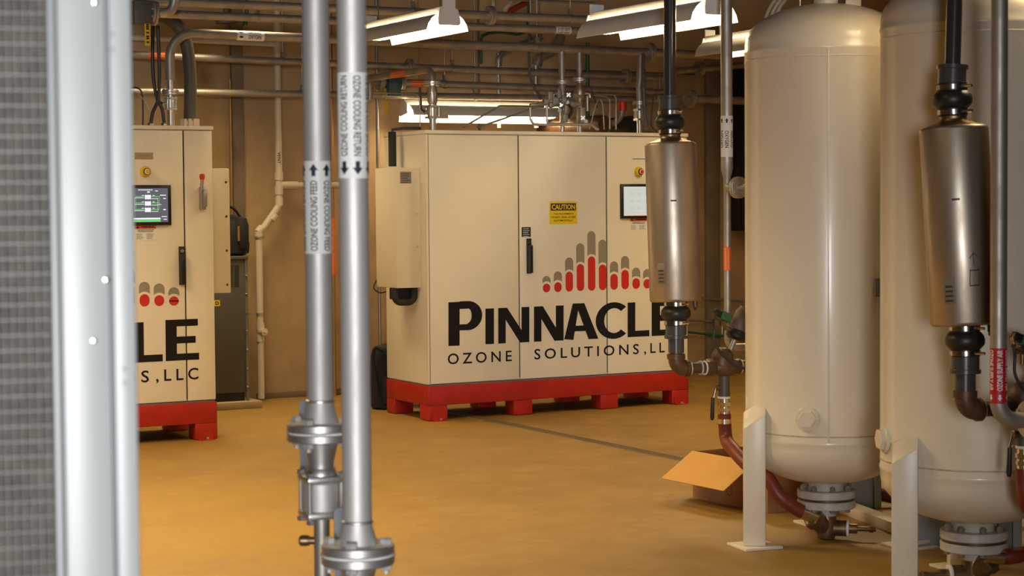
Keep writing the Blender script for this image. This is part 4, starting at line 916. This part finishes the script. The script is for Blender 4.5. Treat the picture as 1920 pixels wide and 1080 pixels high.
def valve_train(low, Z, label, detail, elb_px):
    """grey socket, iron nipple, elbow, union and angle seat valve with pilot solenoid"""
    t = thing('angle_seat_valve', label, 'valve', low, 'angle seat valves'); dn = Vector((0, 0, -1)); X = SKR
    e = at(elb_px[0], elb_px[1], Z); e.x, e.y = low.x, low.y   # elbow centre below the boot
    c = Vector((low.x, low.y, e.z))
    z0 = low.z
    build('socket', G().lathe([(.0, .012), (.054, .012), (.054, -.045), (.060, -.047), (.060, -.062), (.040, -.066), (.040, -.135), (0, -.135)], T(low.x, low.y, z0), 28), PVCG, t)
    build('nipple', G().cyl((low.x, low.y, z0-.13), (low.x, low.y, c.z+.05), .0305, n=20), IRON, t)
    build('elbow', G().tube(fillet([c+Vector((0, 0, .070)), c, c+X*.062], .05, 8), .040, 20).cyl(c+Vector((0, 0, .050)), c+Vector((0, 0, .076)), .046, n=22).cyl(c+X*.048, c+X*.068, .045, n=22), IRON, t)
    def ring(s, m): build('thread_tape', G().disc(c+X*s, X, .037, .007, 22), m, t)
    ring(.070, WHITE); build('nipple', G().cyl(c+X*.07, c+X*.165, .029, n=20), IRON, t); ring(.132, TEALTAPE); ring(.156, WHITE)
    build('union', G().lathe([(.0, .164), (.042, .164), (.045, .172), (.045, .205), (.036, .215), (0, .215)], frame(c, X), 8), IRON, t, flat=True)
    v = c+X*.268
    build('valve_body', G().lathe([(0, -.07), (.030, -.068), (.038, -.05), (.050, -.02), (.052, .012), (.047, .045), (.038, .065), (.040, .085), (0, .088)], frame(v, X), 26), IRON, t)
    sd = (X*.42+Vector((0, 0, .9))).normalized()   # bonnet leans along the flow
    o = v-X*.012+Vector((0, 0, .012)); build('bonnet', G().lathe([(0, .0), (.058, .0), (.058, .03), (.054, .055), (.040, .078), (.018, .088), (0, .088)], frame(o, (X*.10+Vector((0, 0, 1)))), 24), IRON, t)
    o2 = v+X*.02+Vector((0, 0, .05)); build('stem', G().cyl(o2, o2+sd*.11, .013, n=12), GALV, t)
    b0 = o2+sd*.095; build('actuator_base', G().lathe([(0, 0), (.038, 0), (.054, .012), (.054, .042), (.048, .05), (0, .05)], frame(b0, sd), 26), BLACK, t)
    build('actuator_housing', G().lathe([(.048, .05), (.052, .058), (.050, .15), (.040, .172), (0, .176)], frame(b0, sd), 28), IRONG, t)
    side = -(X - sd*X.dot(sd)).normalized()
    k0 = b0+sd*.035+side*.045-SKD*.01
    build('pilot_fitting', G().cyl(k0, k0+side*.04, .012, n=12).hex(k0+side*.035, side, .016, .02).box(k0+side*.06+sd*.012, (.034, .034, .028)).cyl(k0+side*.055, k0+side*.055+Vector((0, 0, -.04)), .011, n=10).hex(k0+side*.08, side, .012, .018), BRASS, t)
    ms = frame(k0+side*.058+sd*.028, sd, side); build('solenoid_coil', G().bx((-.030, -.022, 0), (.030, .022, .044), ms), GREEN, t, bev=.004)
    build('solenoid_plug', G().bx((.0305, -.016, .004), (.068, .016, .038), ms), BLACK, t, bev=.004)
    a = ms@Vector((.066, 0, .008)); f_ = lambda x_, z_: v+X*x_+Vector((0, 0, z_))-SKD*.06
    pts = spline([a, f_(-.085, .21), f_(-.085, .142), f_(-.05, .082), f_(.005, .033), f_(.10, -.012)+SKD*.0, f_(.2, -.02)+SKD*.07], 7)
    build('solenoid_cable', G().tube(pts, .0062, 8), CABLE, t); build('cable_gland', G().cyl(a, a+(pts[3]-a).normalized()*.04, .010, n=10), BRASS, t)
    build('outlet_nipple', G().cyl(v+X*.085, v+X*.42, .031, n=18), IRON, t); build('thread_tape', G().disc(v+X*.090, X, .036, .007, 20), WHITE, t)
    # drain leg under the valve body
    w = v+Vector((0, 0, -.045)); w2 = v+Vector((0, 0, -.125))
    build('drain_nipple', G().cyl(w, w2, .029, n=18).cyl(w2, w2+Vector((0, 0, -.025)), .031, n=18), GREYCAB, t)
    k = v+Vector((0, 0, -.104))-X*.048; build('drain_lever_stem', G().cyl(v+Vector((0, 0, -.104)), k, .013, n=12).hex(k+X*.008, -X, .018, .012), BRASS, t)
    build('drain_lever', G().tube([k, k-X*.008+Vector((0, 0, -.03)), k-X*.016+Vector((0, 0, -.058))], .008, 8), CHROME, t)
    build('lever_grip', G().tube([k-X*.016+Vector((0, 0, -.05)), k-X*.020+Vector((0, 0, -.15)), k-X*.020+Vector((0, 0, -.165))], [.009, .011, .007], 10), BLACK, t)
    build('thread_tape', G().disc(w2+Vector((0, 0, -.036)), (0, 0, 1), .033, .011, 20), WHITE, t)
    build('hose_coupling', G().cyl(w2+Vector((0, 0, -.115)), w2+Vector((0, 0, -.036)), .027, n=18).hex(w2+Vector((0, 0, -.055)), (0, 0, -1), .034, .022).hex(w2+Vector((0, 0, -.085)), (0, 0, -1), .032, .018), CHROME, t)
    return t, w2+Vector((0, 0, -.115)), v
TEALTAPE = mat('pale_green_tape', (.40, .52, .44), .6)
IRONG0 = 0
IRONG = mat('grey_brown_actuator', (.15, .11, .075), .5)
v1, h1, vc1 = valve_train(low1, 9.5, 'brown iron valve with green solenoid feeding the left tank', True, (1276, 692))
v2, h2, vc2 = valve_train(low2, 7.25, 'brown iron valve with green solenoid at the right picture edge', True, (1822, 770))
# hoses: from the valve drains to the tank bottoms
z1 = zf1-.147; hA = Vector((C1.x, C1.y, z1))
tgt = at(1513, 962, Z1-.02); st = tgt
pts = [tgt, at(1495, 955, Z1-.03), at(1462, 930, Z1-.04), at(1436, 892, Z1), at(1403, 873, 9.3), at(1375, 843, 9.45), h1+Vector((.012, 0, -.13)), h1+Vector((0, 0, -.0))]
hp = spline(pts, 8)
dv1, hs1 = drain_tee(C1, zf1, 'brown tee valve under the farther tank', hp, lf(.9, -.25).normalized(), .034, 'red-brown hose curving behind the front leg to the farther tank')
build('hose_ferrule', G().cyl(h1+Vector((0, 0, -.05)), h1+Vector((0, 0, -.025)), .0352, n=18), CHROME, hs1)
tgt2 = at(1868, 1042, Z2-.03); hp = spline([tgt2, at(1895, 1043, Z2-.03), at(1935, 1030, Z2-.02), at(1960, 985, 7.7), h2+Vector((.02, 0, -.14)), h2], 8)
dv2, hs2 = drain_tee(C2, zf2, 'brown tee valve under the nearer tank', hp, lf(-.95, -.1).normalized(), .034, 'red hose leaving the nearer tank towards the right edge')
# oxygen pipe 1 (far) and ozone supply pipe (near)
def oxy():
    Z = 9.75; P = lambda x, y: at(x, y, Z); b = P(1363, 312); r = .0302; x, y = b.x, b.y
    t = thing('oxygen_downpipe', 'grey oxygen pipe with white label and flanged elbow left of the farther tank', 'pipe', b)
    build('pipe_run', G().cyl((x, y, b.z), (x, y, ZC-.02), r, n=22), STEELD, t)
    z2 = P(1363, 345).z; build('reducer', G().lathe([(r, b.z+.02), (r*1.05, b.z), (r*.98, b.z-.02), (r*.62, z2+.03), (r*.60, z2)], T(x, y, 0), 22), STEELD, t)
    d = (Vector((C1.x, C1.y, 0))-Vector((x, y, 0))).normalized(); e = fillet([Vector((x, y, z2+.005)), Vector((x, y, P(1363, 352).z)), Vector((x, y, P(1363, 352).z))+d*.26], .03, 6)
    build('elbow', G().tube(e, r*.66, 16), STEELD, t); c = Vector((x, y, P(1363, 352).z))+d*.085
    flange(t, c, d, .056, .014, .02, 6, STEELD)
    zc = P(1363, 256).z; L = P(1363, 217).z-P(1363, 294).z; vd = Vector((-x, -y, 0)); M = frame((x, y, zc), (0, 0, 1), vd)
    lb = build('flow_label', G().lathe([(r+.001, -L/2), (r+.001, L/2)], M, 28), WHITE, t); g = G()
    for ang, dwn in ((0, True), (-.95, False), (.95, False)):
        g.cyltext(M@T(0, 0, -.015), r+.0018, 'OXYGEN', .020, .088, ang, dwn); g.cylarrow(M, r+.0018, ang, L*.38, .021, False)
    build('label_print', g, INK, lb, flat=True)
oxy()
t = thing('slim_downpipe', 'slim steel pipe with orange label, behind the oxygen elbow', 'pipe', Vector((0, 0, 0)))
p = at(1364, 500, 10.1); x, y = p.x, p.y; t.location = (x, y, 1.0); OFF[t.name] = Vector((x, y, 1.0))
zb = at(1364, 652, 10.1).z; build('pipe_run', G().tube(fillet([Vector((x, y, ZC-.02)), Vector((x, y, zb)), Vector((x, y, zb))+SKR*.6], .05, 5), .0195, 14), STEELD, t)
z0 = at(1364, 507, 10.1).z; z1_ = at(1364, 463, 10.1).z; o = build('orange_label', G().cyl((x, y, z0), (x, y, z1_), .0205, n=18), ORANGE, t); dashes(o, frame((x, y, (z0+z1_)/2), (0, 0, 1), (-x, -y, 0)), .021, (z1_-z0)*.9, 10, (-.5, .35))
def ozone_supply():
    Z = 6.9; P = lambda px, py: at(px, py, Z); b = P(1872, 700); r = .0302; x, y = b.x, b.y
    t = thing('ozone_supply_pipe', 'grey pipe with red supply label standing before the right tank', 'pipe', b)
    ze = P(1872, 790).z; X = SKR
    build('pipe_run', G().cyl((x, y, ze+.09), (x, y, ZC-.02), r, n=26), STEELD, t)
    build('elbow', G().tube(fillet([Vector((x, y, ze+.095)), Vector((x, y, ze)), Vector((x, y, ze))+X*.34, Vector((x, y, .02))+X*.34], .075, 9), r*1.03, 22), STEELD, t)
    flange(t, Vector((x, y, ze))+X*.14, X, .07, .016, r, 6, STEELD)
    zc = P(1872, 704).z; L = P(1872, 652).z-P(1872, 756).z; M = frame((x, y, zc), (0, 0, 1), Vector((-x, -y, 0)))
    lb = build('flow_label', G().lathe([(r+.001, -L/2), (r+.001, L/2)], M, 30), LRED, t); g = G()
    for ang, dwn in ((.18, False), (-.92, True), (1.25, True)):
        g.cyltext(M@T(0, 0, L*.10), r+.0018, 'OZONE SUPPLY AIR', .0205, L*.74, ang, dwn, .028); g.cylarrow(M, r+.0018, ang, -L*.39, .020, True)
    build('label_print', g, WHITE, lb, flat=True)
ozone_supply()
# clear flexible tubes over the farther tank
for k, (a, b, c, lb) in enumerate([((1432, 50), (1445, 12), (1478, -25), 'outermost of three clear tubes looping over the left tank shoulder'), ((1441, 44), (1456, 10), (1488, -25), 'middle of three clear tubes looping over the left tank shoulder'), ((1451, 40), (1466, 8), (1496, -25), 'innermost of three clear tubes looping over the left tank shoulder')]):
    P = [at(*q_, Z1+.05+.05*k) for q_ in (a, b, c)]; tag(build('clear_tube', G().tube(spline([P[0]+Vector((-.002, 0, -.03)), P[0], P[1], P[2]], 7), .009, 8), CLEAR, base=P[0]), lb, 'tube', 'clear tubes over the farther tank')
# blue-grey cabinets, skid beam, bracket behind the tanks
def blue_cab(lat0, lat1, f, label):
    a = lf(lat0, f); M = frame(a, (0, 0, 1), _R0); w = lat1-lat0
    t = thing('low_steel_cabinet', label, 'cabinet', M@Vector((w/2, 0, 0)), 'blue-grey cabinets behind the tanks')
    build('cabinet_body', G().bx((0, 0, 0), (w-.04, .14, .55), M), BLUEG, t, bev=.006)
    build('edge_flange', G().bx((w-.038, -.02, .0), (w, .14, .55), M), BLUEG, t, bev=.004)
blue_cab(1.66, 1.98, 10.1, 'blue-grey low cabinet behind the farther tank')
blue_cab(1.90, 2.42, 8.93, 'blue-grey low cabinet behind the nearer tank')
a = onz(1572, 962); b = onz(1680, 1003); d = (b-a).normalized(); a = a; M = frame(a, (0, 0, 1), d)
tag(build('skid_beam', G().bx((0, 0, 0), ((b-a).length+.25, .09, .055), M), LEGP, base=a, bev=.004), 'pale steel beam lying on the floor between the two tanks', 'beam')
a = onz(1718, 1030)+Vector((0, 0, .03)); b = onz(1776, 1021)+Vector((0, 0, .03))
tag(build('brace_bar', G().tube([a-(b-a)*.3, b], .012, 8), LEGP, base=a), 'thin pale brace bar beside the nearer tank leg', 'bar')
a = at(1640, 925, 10.2); b = at(1700, 938, 10.2); tag(build('floor_pipe', G().tube([a-(b-a)*1.0, b+(b-a)], .035, 12), IRON, base=a), 'dark pipe low on the floor behind both tanks', 'pipe')
# ------------------------------------------------------------------ cardboard box
def carton():
    c = onz(1299, 933); fr = onz(1455, 966); back = None
    d = (fr-c).normalized(); n = Vector((-d.y, d.x, 0)); L = .66; Wd = .44; H = .262; M = frame(c, (0, 0, 1), d)
    t = thing('cardboard_box', 'open brown cardboard box on the floor behind the tank leg', 'box', M@Vector((L/2, Wd/2, 0)))
    th = .005
    build('box_walls', G().bx((0, 0, 0), (L, th, H), M).bx((0, Wd-th, 0), (L, Wd, H), M).bx((0, th, 0), (th, Wd-th, H), M).bx((L-th, th, 0), (L, Wd-th, H), M), CARD, t, flat=True)
    build('box_bottom', G().bx((th, th, .001), (L-th, Wd-th, .006), M), CARDIN, t, flat=True)
    def flap(a, b, out, l, drop, m=CARDIN):
        a = Vector(a); b = Vector(b); o = (Vector(out).normalized()*l+Vector((0, 0, drop))); sk = (b-a)*.0
        q = [a, b, b+o-sk, a+o+sk]; nn = (b-a).cross(o).normalized()*.004
        V = [M@v for v in q]+[M@(v-nn) for v in q]; g = G().add(V, [(0, 1, 2, 3), (7, 6, 5, 4), (0, 4, 5, 1), (1, 5, 6, 2), (2, 6, 7, 3), (3, 7, 4, 0)]); build('flap', g, m, t, flat=True)
    flap((0, Wd-.02, H), (0, .02, H), (-.25, 0, 0), .03, -.20, CARD)
    flap((0, 0, H), (L-.1, 0, H), (0, -1, 0), .217, -.137)
    flap((L, Wd, H), (0, Wd, H), (0, 1, 0), .16, .02)
    flap((L, Wd, H), (L, 0, H), (1, 0, 0), .20, .02)
    g = G().text(frame(M@Vector((.33, -.001, .09)), -n, Vector((0, 0, 1))), 'CS', .05, .08, .0); build('box_mark', g, IRON, t, flat=True)
carton()
# ------------------------------------------------------------------ floor drain strip
a = onz(905, 783); x = (a.x+onz(1270, 862).x)/2
t = thing('floor_drain', 'narrow dark trench drain crossing the floor under the middle cabinet', 'drain', (x, 8, 0))
g = G().bx((x-.05, 1.0, .0005), (x+.05, 14.4, .002)); build('drain_channel', g, DRAIN, t, flat=True)
for sx_ in (-.056, .05): build('drain_edge', G().bx((x+sx_, 1.0, .0), (x+sx_+.006, 14.4, .003)), GALV, t, flat=True)
g = G()
for k in range(300): g.bx((x-.05, 6.0+k*.028, .002), (x+.05, 6.012+k*.028, .0034))
o = build('drain_grate', g, DRAIN, t, flat=True); o['kind'] = 'stuff'
# ------------------------------------------------------------------ dark compressor cabinet and bags at the back
def compressor():
    Y = 14.62; c = onz(466, 752); xr = ony(466, 700, Y).x; zt = ony(462, 480, Y).z; zb = .07; w = .62
    p_ = thing('concrete_pad', 'low concrete pad under the dark grey cabinet', 'pad', (xr-.3, Y, 0)); build('pad', G().bx((xr-.8, Y-.08, 0), (xr+.09, YB-.09, .06)), PAD, p_, bev=.006)
    t = thing('compressor_cabinet', 'dark grey vented cabinet on a pad behind the left cabinet', 'cabinet', (xr-w/2, Y, .06))
    build('cabinet_body', G().bx((xr-w, Y, .13), (xr, Y+.5, zt-.03)), GREYCAB, t, bev=.006)
    build('cabinet_plinth', G().bx((xr-w+.02, Y+.02, .06), (xr-.03, Y+.48, .13)), BLACK, t, flat=True)
    build('cabinet_top', G().bx((xr-w-.01, Y-.015, zt-.029), (xr+.008, Y+.505, zt)), GREYCAB, t, bev=.005)
    build('corner_strip', G().bx((xr-.02, Y-.006, .062), (xr+.003, Y-.0005, zt-.031)), GALVD, t, flat=True)
    for k in range(7): z = ony(459, 518+34.5*k, Y).z; build('screw', G().disc((xr-.012, Y-.0065, z), (0, -1, 0), .009, .005, 10), GLINT, t)
    for cx in (438.5, 444.5 if False else 443.5,):
        pass
    for cidx, (c0, c1) in enumerate(((431, 437), (439, 448))):
        for k in range(12):
            yy = 498+k*3.4; a = ony(c0, yy, Y); b = ony(c1, yy+2.0, Y); build('vent_slot', G().bx((a.x, Y-.002, b.z), (b.x, Y-.0003, a.z)), DARKGAP, t, flat=True)
    a = ony(400, 563, Y); b = ony(412.5, 574, Y); s_ = build('yellow_sticker', G().bx((a.x-.2, Y-.002, b.z), (b.x, Y-.0003, a.z)), YEL, t, flat=True)
    build('sticker_print', G().text(FR((ony(407, 568.5, Y).x, Y-.0025, (a.z+b.z)/2)), 'D', .03, .03, .03), INK, s_, flat=True)
    # bag on top
    x0 = ony(430, 470, Y).x; x1 = ony(467, 470, Y).x; zb_ = zt; zt2 = ony(445, 392, Y).z; H = zt2-zb_
    b_ = thing('tool_bag', 'black bag with straps sitting on the dark grey cabinet', 'bag', ((x0+x1)/2-.05, Y+.2, zb_))
    c = Vector(((x0+x1)/2-.06, Y+.2, zb_)); 
    g = G(); n = 20
    prof = [(0, 0), (.8, .0), (1, .06), (1.04, .3), (.98, .6), (.8, .82), (.5, .95), (0, 1)]
    sq = lambda t_: (math.copysign(abs(math.cos(t_))**.6, math.cos(t_)), math.copysign(abs(math.sin(t_))**.6, math.sin(t_)))
    V = []; F = []
    for r_, h_ in prof:
        for k in range(n): u, w_ = sq(2*PI*k/n); V.append((c.x+u*.19*max(r_, .02)+.02*math.sin(h_*9), c.y+w_*.14*max(r_, .02), c.z+h_*H*.9+.006*math.sin(k*2.1+h_*7)))
    for i in range(len(prof)-1):
        for k in range(n): F.append((i*n+k, i*n+(k+1) % n, (i+1)*n+(k+1) % n, (i+1)*n+k))
    F.append(tuple(range(n))[::-1]); F.append(tuple(range((len(prof)-1)*n, len(prof)*n))); build('bag_body', g.add(V, F), FABRIC, b_)
    q = Vector((x1-.03, Y+.10, zb_+.05)); g = G(); 
    build('side_pocket', G().lathe([(0, 0), (.055, .01), (.07, .08), (.07, .20), (.05, .26), (0, .28)], T(q.x, q.y, q.z)@Matrix.Diagonal((.9, 1, 1, 1)), 14), FABRIC, b_)
    build('carry_handle', G().tube(spline([(c.x-.08, c.y-.1, c.z+H*.82), (c.x-.06, c.y-.11, c.z+H*1.02), (c.x+.04, c.y-.11, c.z+H*1.03), (c.x+.12, c.y-.1, c.z+H*.8)], 5), .012, 8), FABRIC, b_)
    a = ony(448, 424, Y+.03); b = ony(449, 452, Y+.03); build('orange_zip', G().bx((a.x-.008, Y+.035, b.z), (a.x+.008, Y+.05, a.z)), TAN, b_, flat=True)
GALVD = mat('dull_grey_edge', (.16, .15, .13), .5)
compressor()
def backpack():
    Y = 13.95; x0 = ony(697, 700, Y).x; x1 = x0+.34; zt = ony(712, 645, Y).z
    t = thing('backpack', 'black backpack on the floor behind the middle cabinet', 'bag', ((x0+x1)/2, Y, 0)); c = Vector(((x0+x1)/2, Y, 0))
    V = []; F = []; n = 20; prof = [(.7, 0), (.95, .03), (1, .2), (1.0, .5), (.95, .8), (.75, .95), (.2, 1.0)]
    for r_, h_ in prof:
        for k in range(n):
            u = math.cos(2*PI*k/n); w_ = math.sin(2*PI*k/n); u = math.copysign(abs(u)**.55, u); w_ = math.copysign(abs(w_)**.55, w_)
            V.append((c.x+u*.17*r_, c.y+w_*.11*r_, h_*zt+.006*math.sin(k*1.7+h_*8)*(h_ > .01)))
    for i in range(len(prof)-1):
        for k in range(n): F.append((i*n+k, i*n+(k+1) % n, (i+1)*n+(k+1) % n, (i+1)*n+k))
    F.append(tuple(range(n))[::-1]); F.append(tuple(range((len(prof)-1)*n, len(prof)*n)))
    build('bag_body', G().add(V, F), FABRIC, t)
    build('shoulder_strap', G().tube(spline([(x0+.06, Y-.10, zt*.9), (x0-.01, Y-.09, zt*.95), (x0-.02, Y-.08, zt*.75), (x0+.01, Y-.1, zt*.25)], 5), .014, 8), FABRIC, t)
    build('front_pocket', G().box((c.x, Y-.12, zt*.3), (.24, .06, zt*.42)), FABRIC, t, bev=.02)
backpack()
# ------------------------------------------------------------------ foreground cooling pipes
def big_bolts(parent, c, d, R, n, r, h, span, rot, m=BRUSH):
    M = frame(c, d, -FWD)
    for k in range(n):
        a = 2*PI*k/n+rot; p = M@Vector((R*math.cos(a), R*math.sin(a), 0)); dd = Vector(d)
        build('bolt', G().hex(p+dd*span, dd, r, h).cyl(p-dd*(span+h*1.6), p+dd*span, r*.55, n=10).hex(p-dd*span, -dd, r, h), m, parent, flat=True)
def cooling(px_top, px_bot, ybot, Z, fl_y, label, lab, words, cols, up, reducer_y, valve):
    b = at(px_bot, fl_y, Z); x, y = b.x, b.y; r = .0302; zf = b.z
    t = thing('cooling_water_pipe', label, 'pipe', (x, y, 0), 'upright cooling pipes')
    tp = at(px_top, 0, Z)
    zw = at(px_bot, reducer_y, Z).z
    build('pipe_run', G().cyl((x, y, zw), (x, y, ZC-.02), r, n=36), BRUSH, t)
    build('weld_bead', G().lathe([(r-.001, zw-.004), (r+.0028, zw-.0015), (r+.0028, zw+.0025), (r-.001, zw+.005)], T(x, y, 0), 36), STEEL, t)
    build('weld_neck', G().lathe([(r, zw), (r*1.02, zw-.008), (r*1.34, zf+.024), (r*1.40, zf+.018)], T(x, y, 0), 36), BRUSH, t)
    build('flange', G().disc((x, y, zf+.002), (0, 0, 1), .076, .019, 48, .0025), STEEL, t); build('flange', G().disc((x, y, zf-.002), (0, 0, -1), .076, .019, 48, .0025), STEEL, t)
    build('gasket', G().disc((x, y, zf-.002), (0, 0, 1), .0775, .004, 40, .0004), WHITE, t)
    big_bolts(t, (x, y, zf), (0, 0, 1), .060, 4, .0125, .012, .021, valve['rot'])
    build('weld_neck', G().lathe([(r*1.34, zf-.018), (r*1.30, zf-.026), (r*.98, zf-.068), (r*.96, zf-.082)], T(x, y, 0), 36), STEEL, t)
    # three-piece ball valve below
    v1 = zf-.082; v0 = v1-.115; rv = .044; H = v1-v0; Mv = frame((x, y, 0), (0, 0, 1), valve['dir'])
    g = G(); g.lathe([(.030, v1), (.036, v1-.01), (.036, v1-.02), (0.03, v1-.02)], T(x, y, 0), 28)
    v = build('ball_valve', g, STEEL, t)
    for z in (v1-.022, v0+.012): build('end_plate', G().bx((-rv, -rv, z-.010), (rv, rv, z+.006), Mv), STEEL, v, bev=.006)
    build('valve_body', G().lathe([(.038, v0+.014), (.044, v0+.020), (.044, v1-.034), (.038, v1-.028)], T(x, y, 0), 32), BRUSH, v)
    for a in (-1, 1):
        for b_ in (-1, 1):
            p = Mv@Vector((a*rv*.84, b_*rv*.84, 0)); build('tie_rod', G().cyl((p.x, p.y, v0-.004), (p.x, p.y, v1-.006), .0052, n=10).hex((p.x, p.y, v1-.016), (0, 0, 1), .0095, .010).hex((p.x, p.y, v0+.002), (0, 0, -1), .0095, .010), STEEL, v, flat=True)
    # bracketed flat handle standing behind the valve
    hd = Vector(valve['hdir']).normalized(); s = Vector((-hd.y, hd.x, 0)); c = Vector((x, y, (v0+v1)/2))
    build('valve_stem', G().cyl(c, c+hd*.106, .011, n=14).hex(c+hd*.092, hd, .016, .01), STEEL, v)
    Mh = frame(c+hd*.100, hd, (0, 0, 1)); z_a, z_b = valve['hz']; w = .0125
    pl = [(z_a+w*.6, -w*.9), (z_b-w, -w), (z_b-w*.3, -w*.8), (z_b, 0), (z_b-w*.3, w*.8), (z_b-w, w), (z_a+w*.6, w*.9), (z_a, w*.5), (z_a, -w*.5)]
    build('flat_handle', G().prism(pl, .004, Mh), GREYP, v, bev=.0008)
    build('lower_pipe', G().cyl((x, y, .02), (x, y, v0+.006), valve['lr'], n=28), STEELD, t)
    build('floor_flange', G().disc((x, y, 0), (0, 0, 1), .07, .02, 32), STEEL, t)
    if valve.get('nip'):
        c = at(*valve['nip'], Z); c = Vector((x, y, c.z)); dd = -RGT.copy(); dd.z = 0; build('drain_nipple', G().cyl(c, c+dd*.03, .009, n=12).lathe([(.0, .028), (.011, .028), (.0125, .034), (.0125, .048), (.008, .052), (0, .052)], frame(c, dd), 14), BRASS, t)
    # wrap label
    z1 = at(px_top, lab[0], Z).z; z0 = at(px_top, lab[1], Z).z; L = z1-z0; M = frame((x, y, (z0+z1)/2), (0, 0, 1), Vector((-x, -y, 0)))
    lb = build('flow_label', G().lathe([(r+.0008, -L/2), (r+.0008, L/2)], M, 44), WHITE, t); g = G()
    for ang, dwn in cols:
        k = 1 if up else -1
        g.cyltext(M@T(0, 0, -k*L*.09), r+.0014, words, .0165, L*.76, ang, dwn, .018); g.cylarrow(M, r+.0014, ang, k*L*.40, .024, not up)
    build('label_print', g, INK, lb, flat=True)
    return t
cooling(589, 601, 0, 4.26, 809, 'left of two upright cooling pipes in front, feed label, arrows pointing up', (303, 475), 'OZONE COOLING FEED', ((-.28, False), (.72, True), (1.75, False), (-1.3, True)), True, 752,
        dict(rot=-.35, dir=lf(.92, .38), hdir=lf(-.45, .89), hz=(-.078, .203), lr=.0182, nip=(590, 1015)))
cooling(660, 671, 0, 3.9, 1038, 'right of two upright cooling pipes in front, return label, arrows pointing down', (140, 335), 'OZONE COOLING RETURN', ((.30, True), (-.62, False), (1.25, False), (-1.6, True)), False, 978,
        dict(rot=-.13, dir=lf(.98, .2), hdir=lf(-.45, .89), hz=(-.078, .221), lr=.0182))
# ------------------------------------------------------------------ grey panel with filter in the near left
def near_panel():
    Z = 2.0; rr = lf(.961, .276).normalized(); nn = lf(.276, -.961).normalized(); e = at(254.5, 540, Z); e = Vector((e.x, e.y, 0)); M = frame(e, (0, 0, 1), rr)   # x: to the right, y: away
    if (M.col[1].xyz).dot(nn) > 0: pass
    px = lambda p: ((p-254.5)/FPX*Z)/.985      # pixel offset -> metres along the face
    t = thing('filter_housing', 'white-grey steel housing with wire filter, very close at left', 'housing', M@Vector((-.3, .2, 0)))
    h0, h1 = .03, 2.25
    build('housing_body', G().bx((-.80, .014, h0), (-.002, .5, h1), M), PANEL, t, bev=.004)
    build('edge_frame', G().bx((px(213), 0, h0), (0, .0135, h1), M), PANEL, t, bev=.003)
    build('cover_plate', G().bx((px(122), .002, h0+.02), (px(207.5), .0135, h1-.02), M), PANEL, t, bev=.002)
    build('joint', G().bx((px(207.5)+.0003, .010, h0), (px(213)-.0003, .0136, h1), M), GREYP, t, flat=True)
    build('filter_strip', G().bx((px(104), .0035, h0+.02), (px(119.5), .0135, h1-.02), M), PANELS, t, bev=.002)
    build('strip_gap', G().bx((px(119.5)+.0002, .009, h0), (px(122)-.0002, .0136, h1), M), GREYP, t, flat=True)
    build('filter_media', G().bx((-.76, .012, h0+.05), (px(104)-.0005, .0138, h1-.05), M), FILTER, t, flat=True)
    x0, x1 = -.30, px(104)-.001; g = G(); z = .75
    while z < 2.05: g.tube([M@Vector((x0, .006, z)), M@Vector((x1, .006, z))], .0006, 5); z += .016
    o = build('horizontal_wires', g, WIRE, t, flat=True); o['kind'] = 'stuff'
    g = G(); x = x1-.004
    while x > x0: g.tube([M@Vector((x, .009, .75)), M@Vector((x, .009, 2.05))], .0014, 4); x -= .0085
    o = build('vertical_wires', g, VWIRE, t, flat=True); o['kind'] = 'stuff'
    for p, y_ in ((190, 9), (201, 524), (177, 638)):
        z = at(p, y_, Z).z; build('rivet', G().lathe([(0, .0045), (.0022, .004), (.0036, .0015), (.0038, 0), (0, 0)], frame(M@Vector((px(p), .002, z)), nn), 16), GLINT, t)
    for p, ys in ((219, (67, 95)), (232, (692, 718))):
        for y_ in ys: z = at(p, y_, Z).z; build('rivet_hole', G().disc(M@Vector((px(p), .0, z)), nn, .0028, .0006, 12, .0001), PANELS, t)
near_panel()
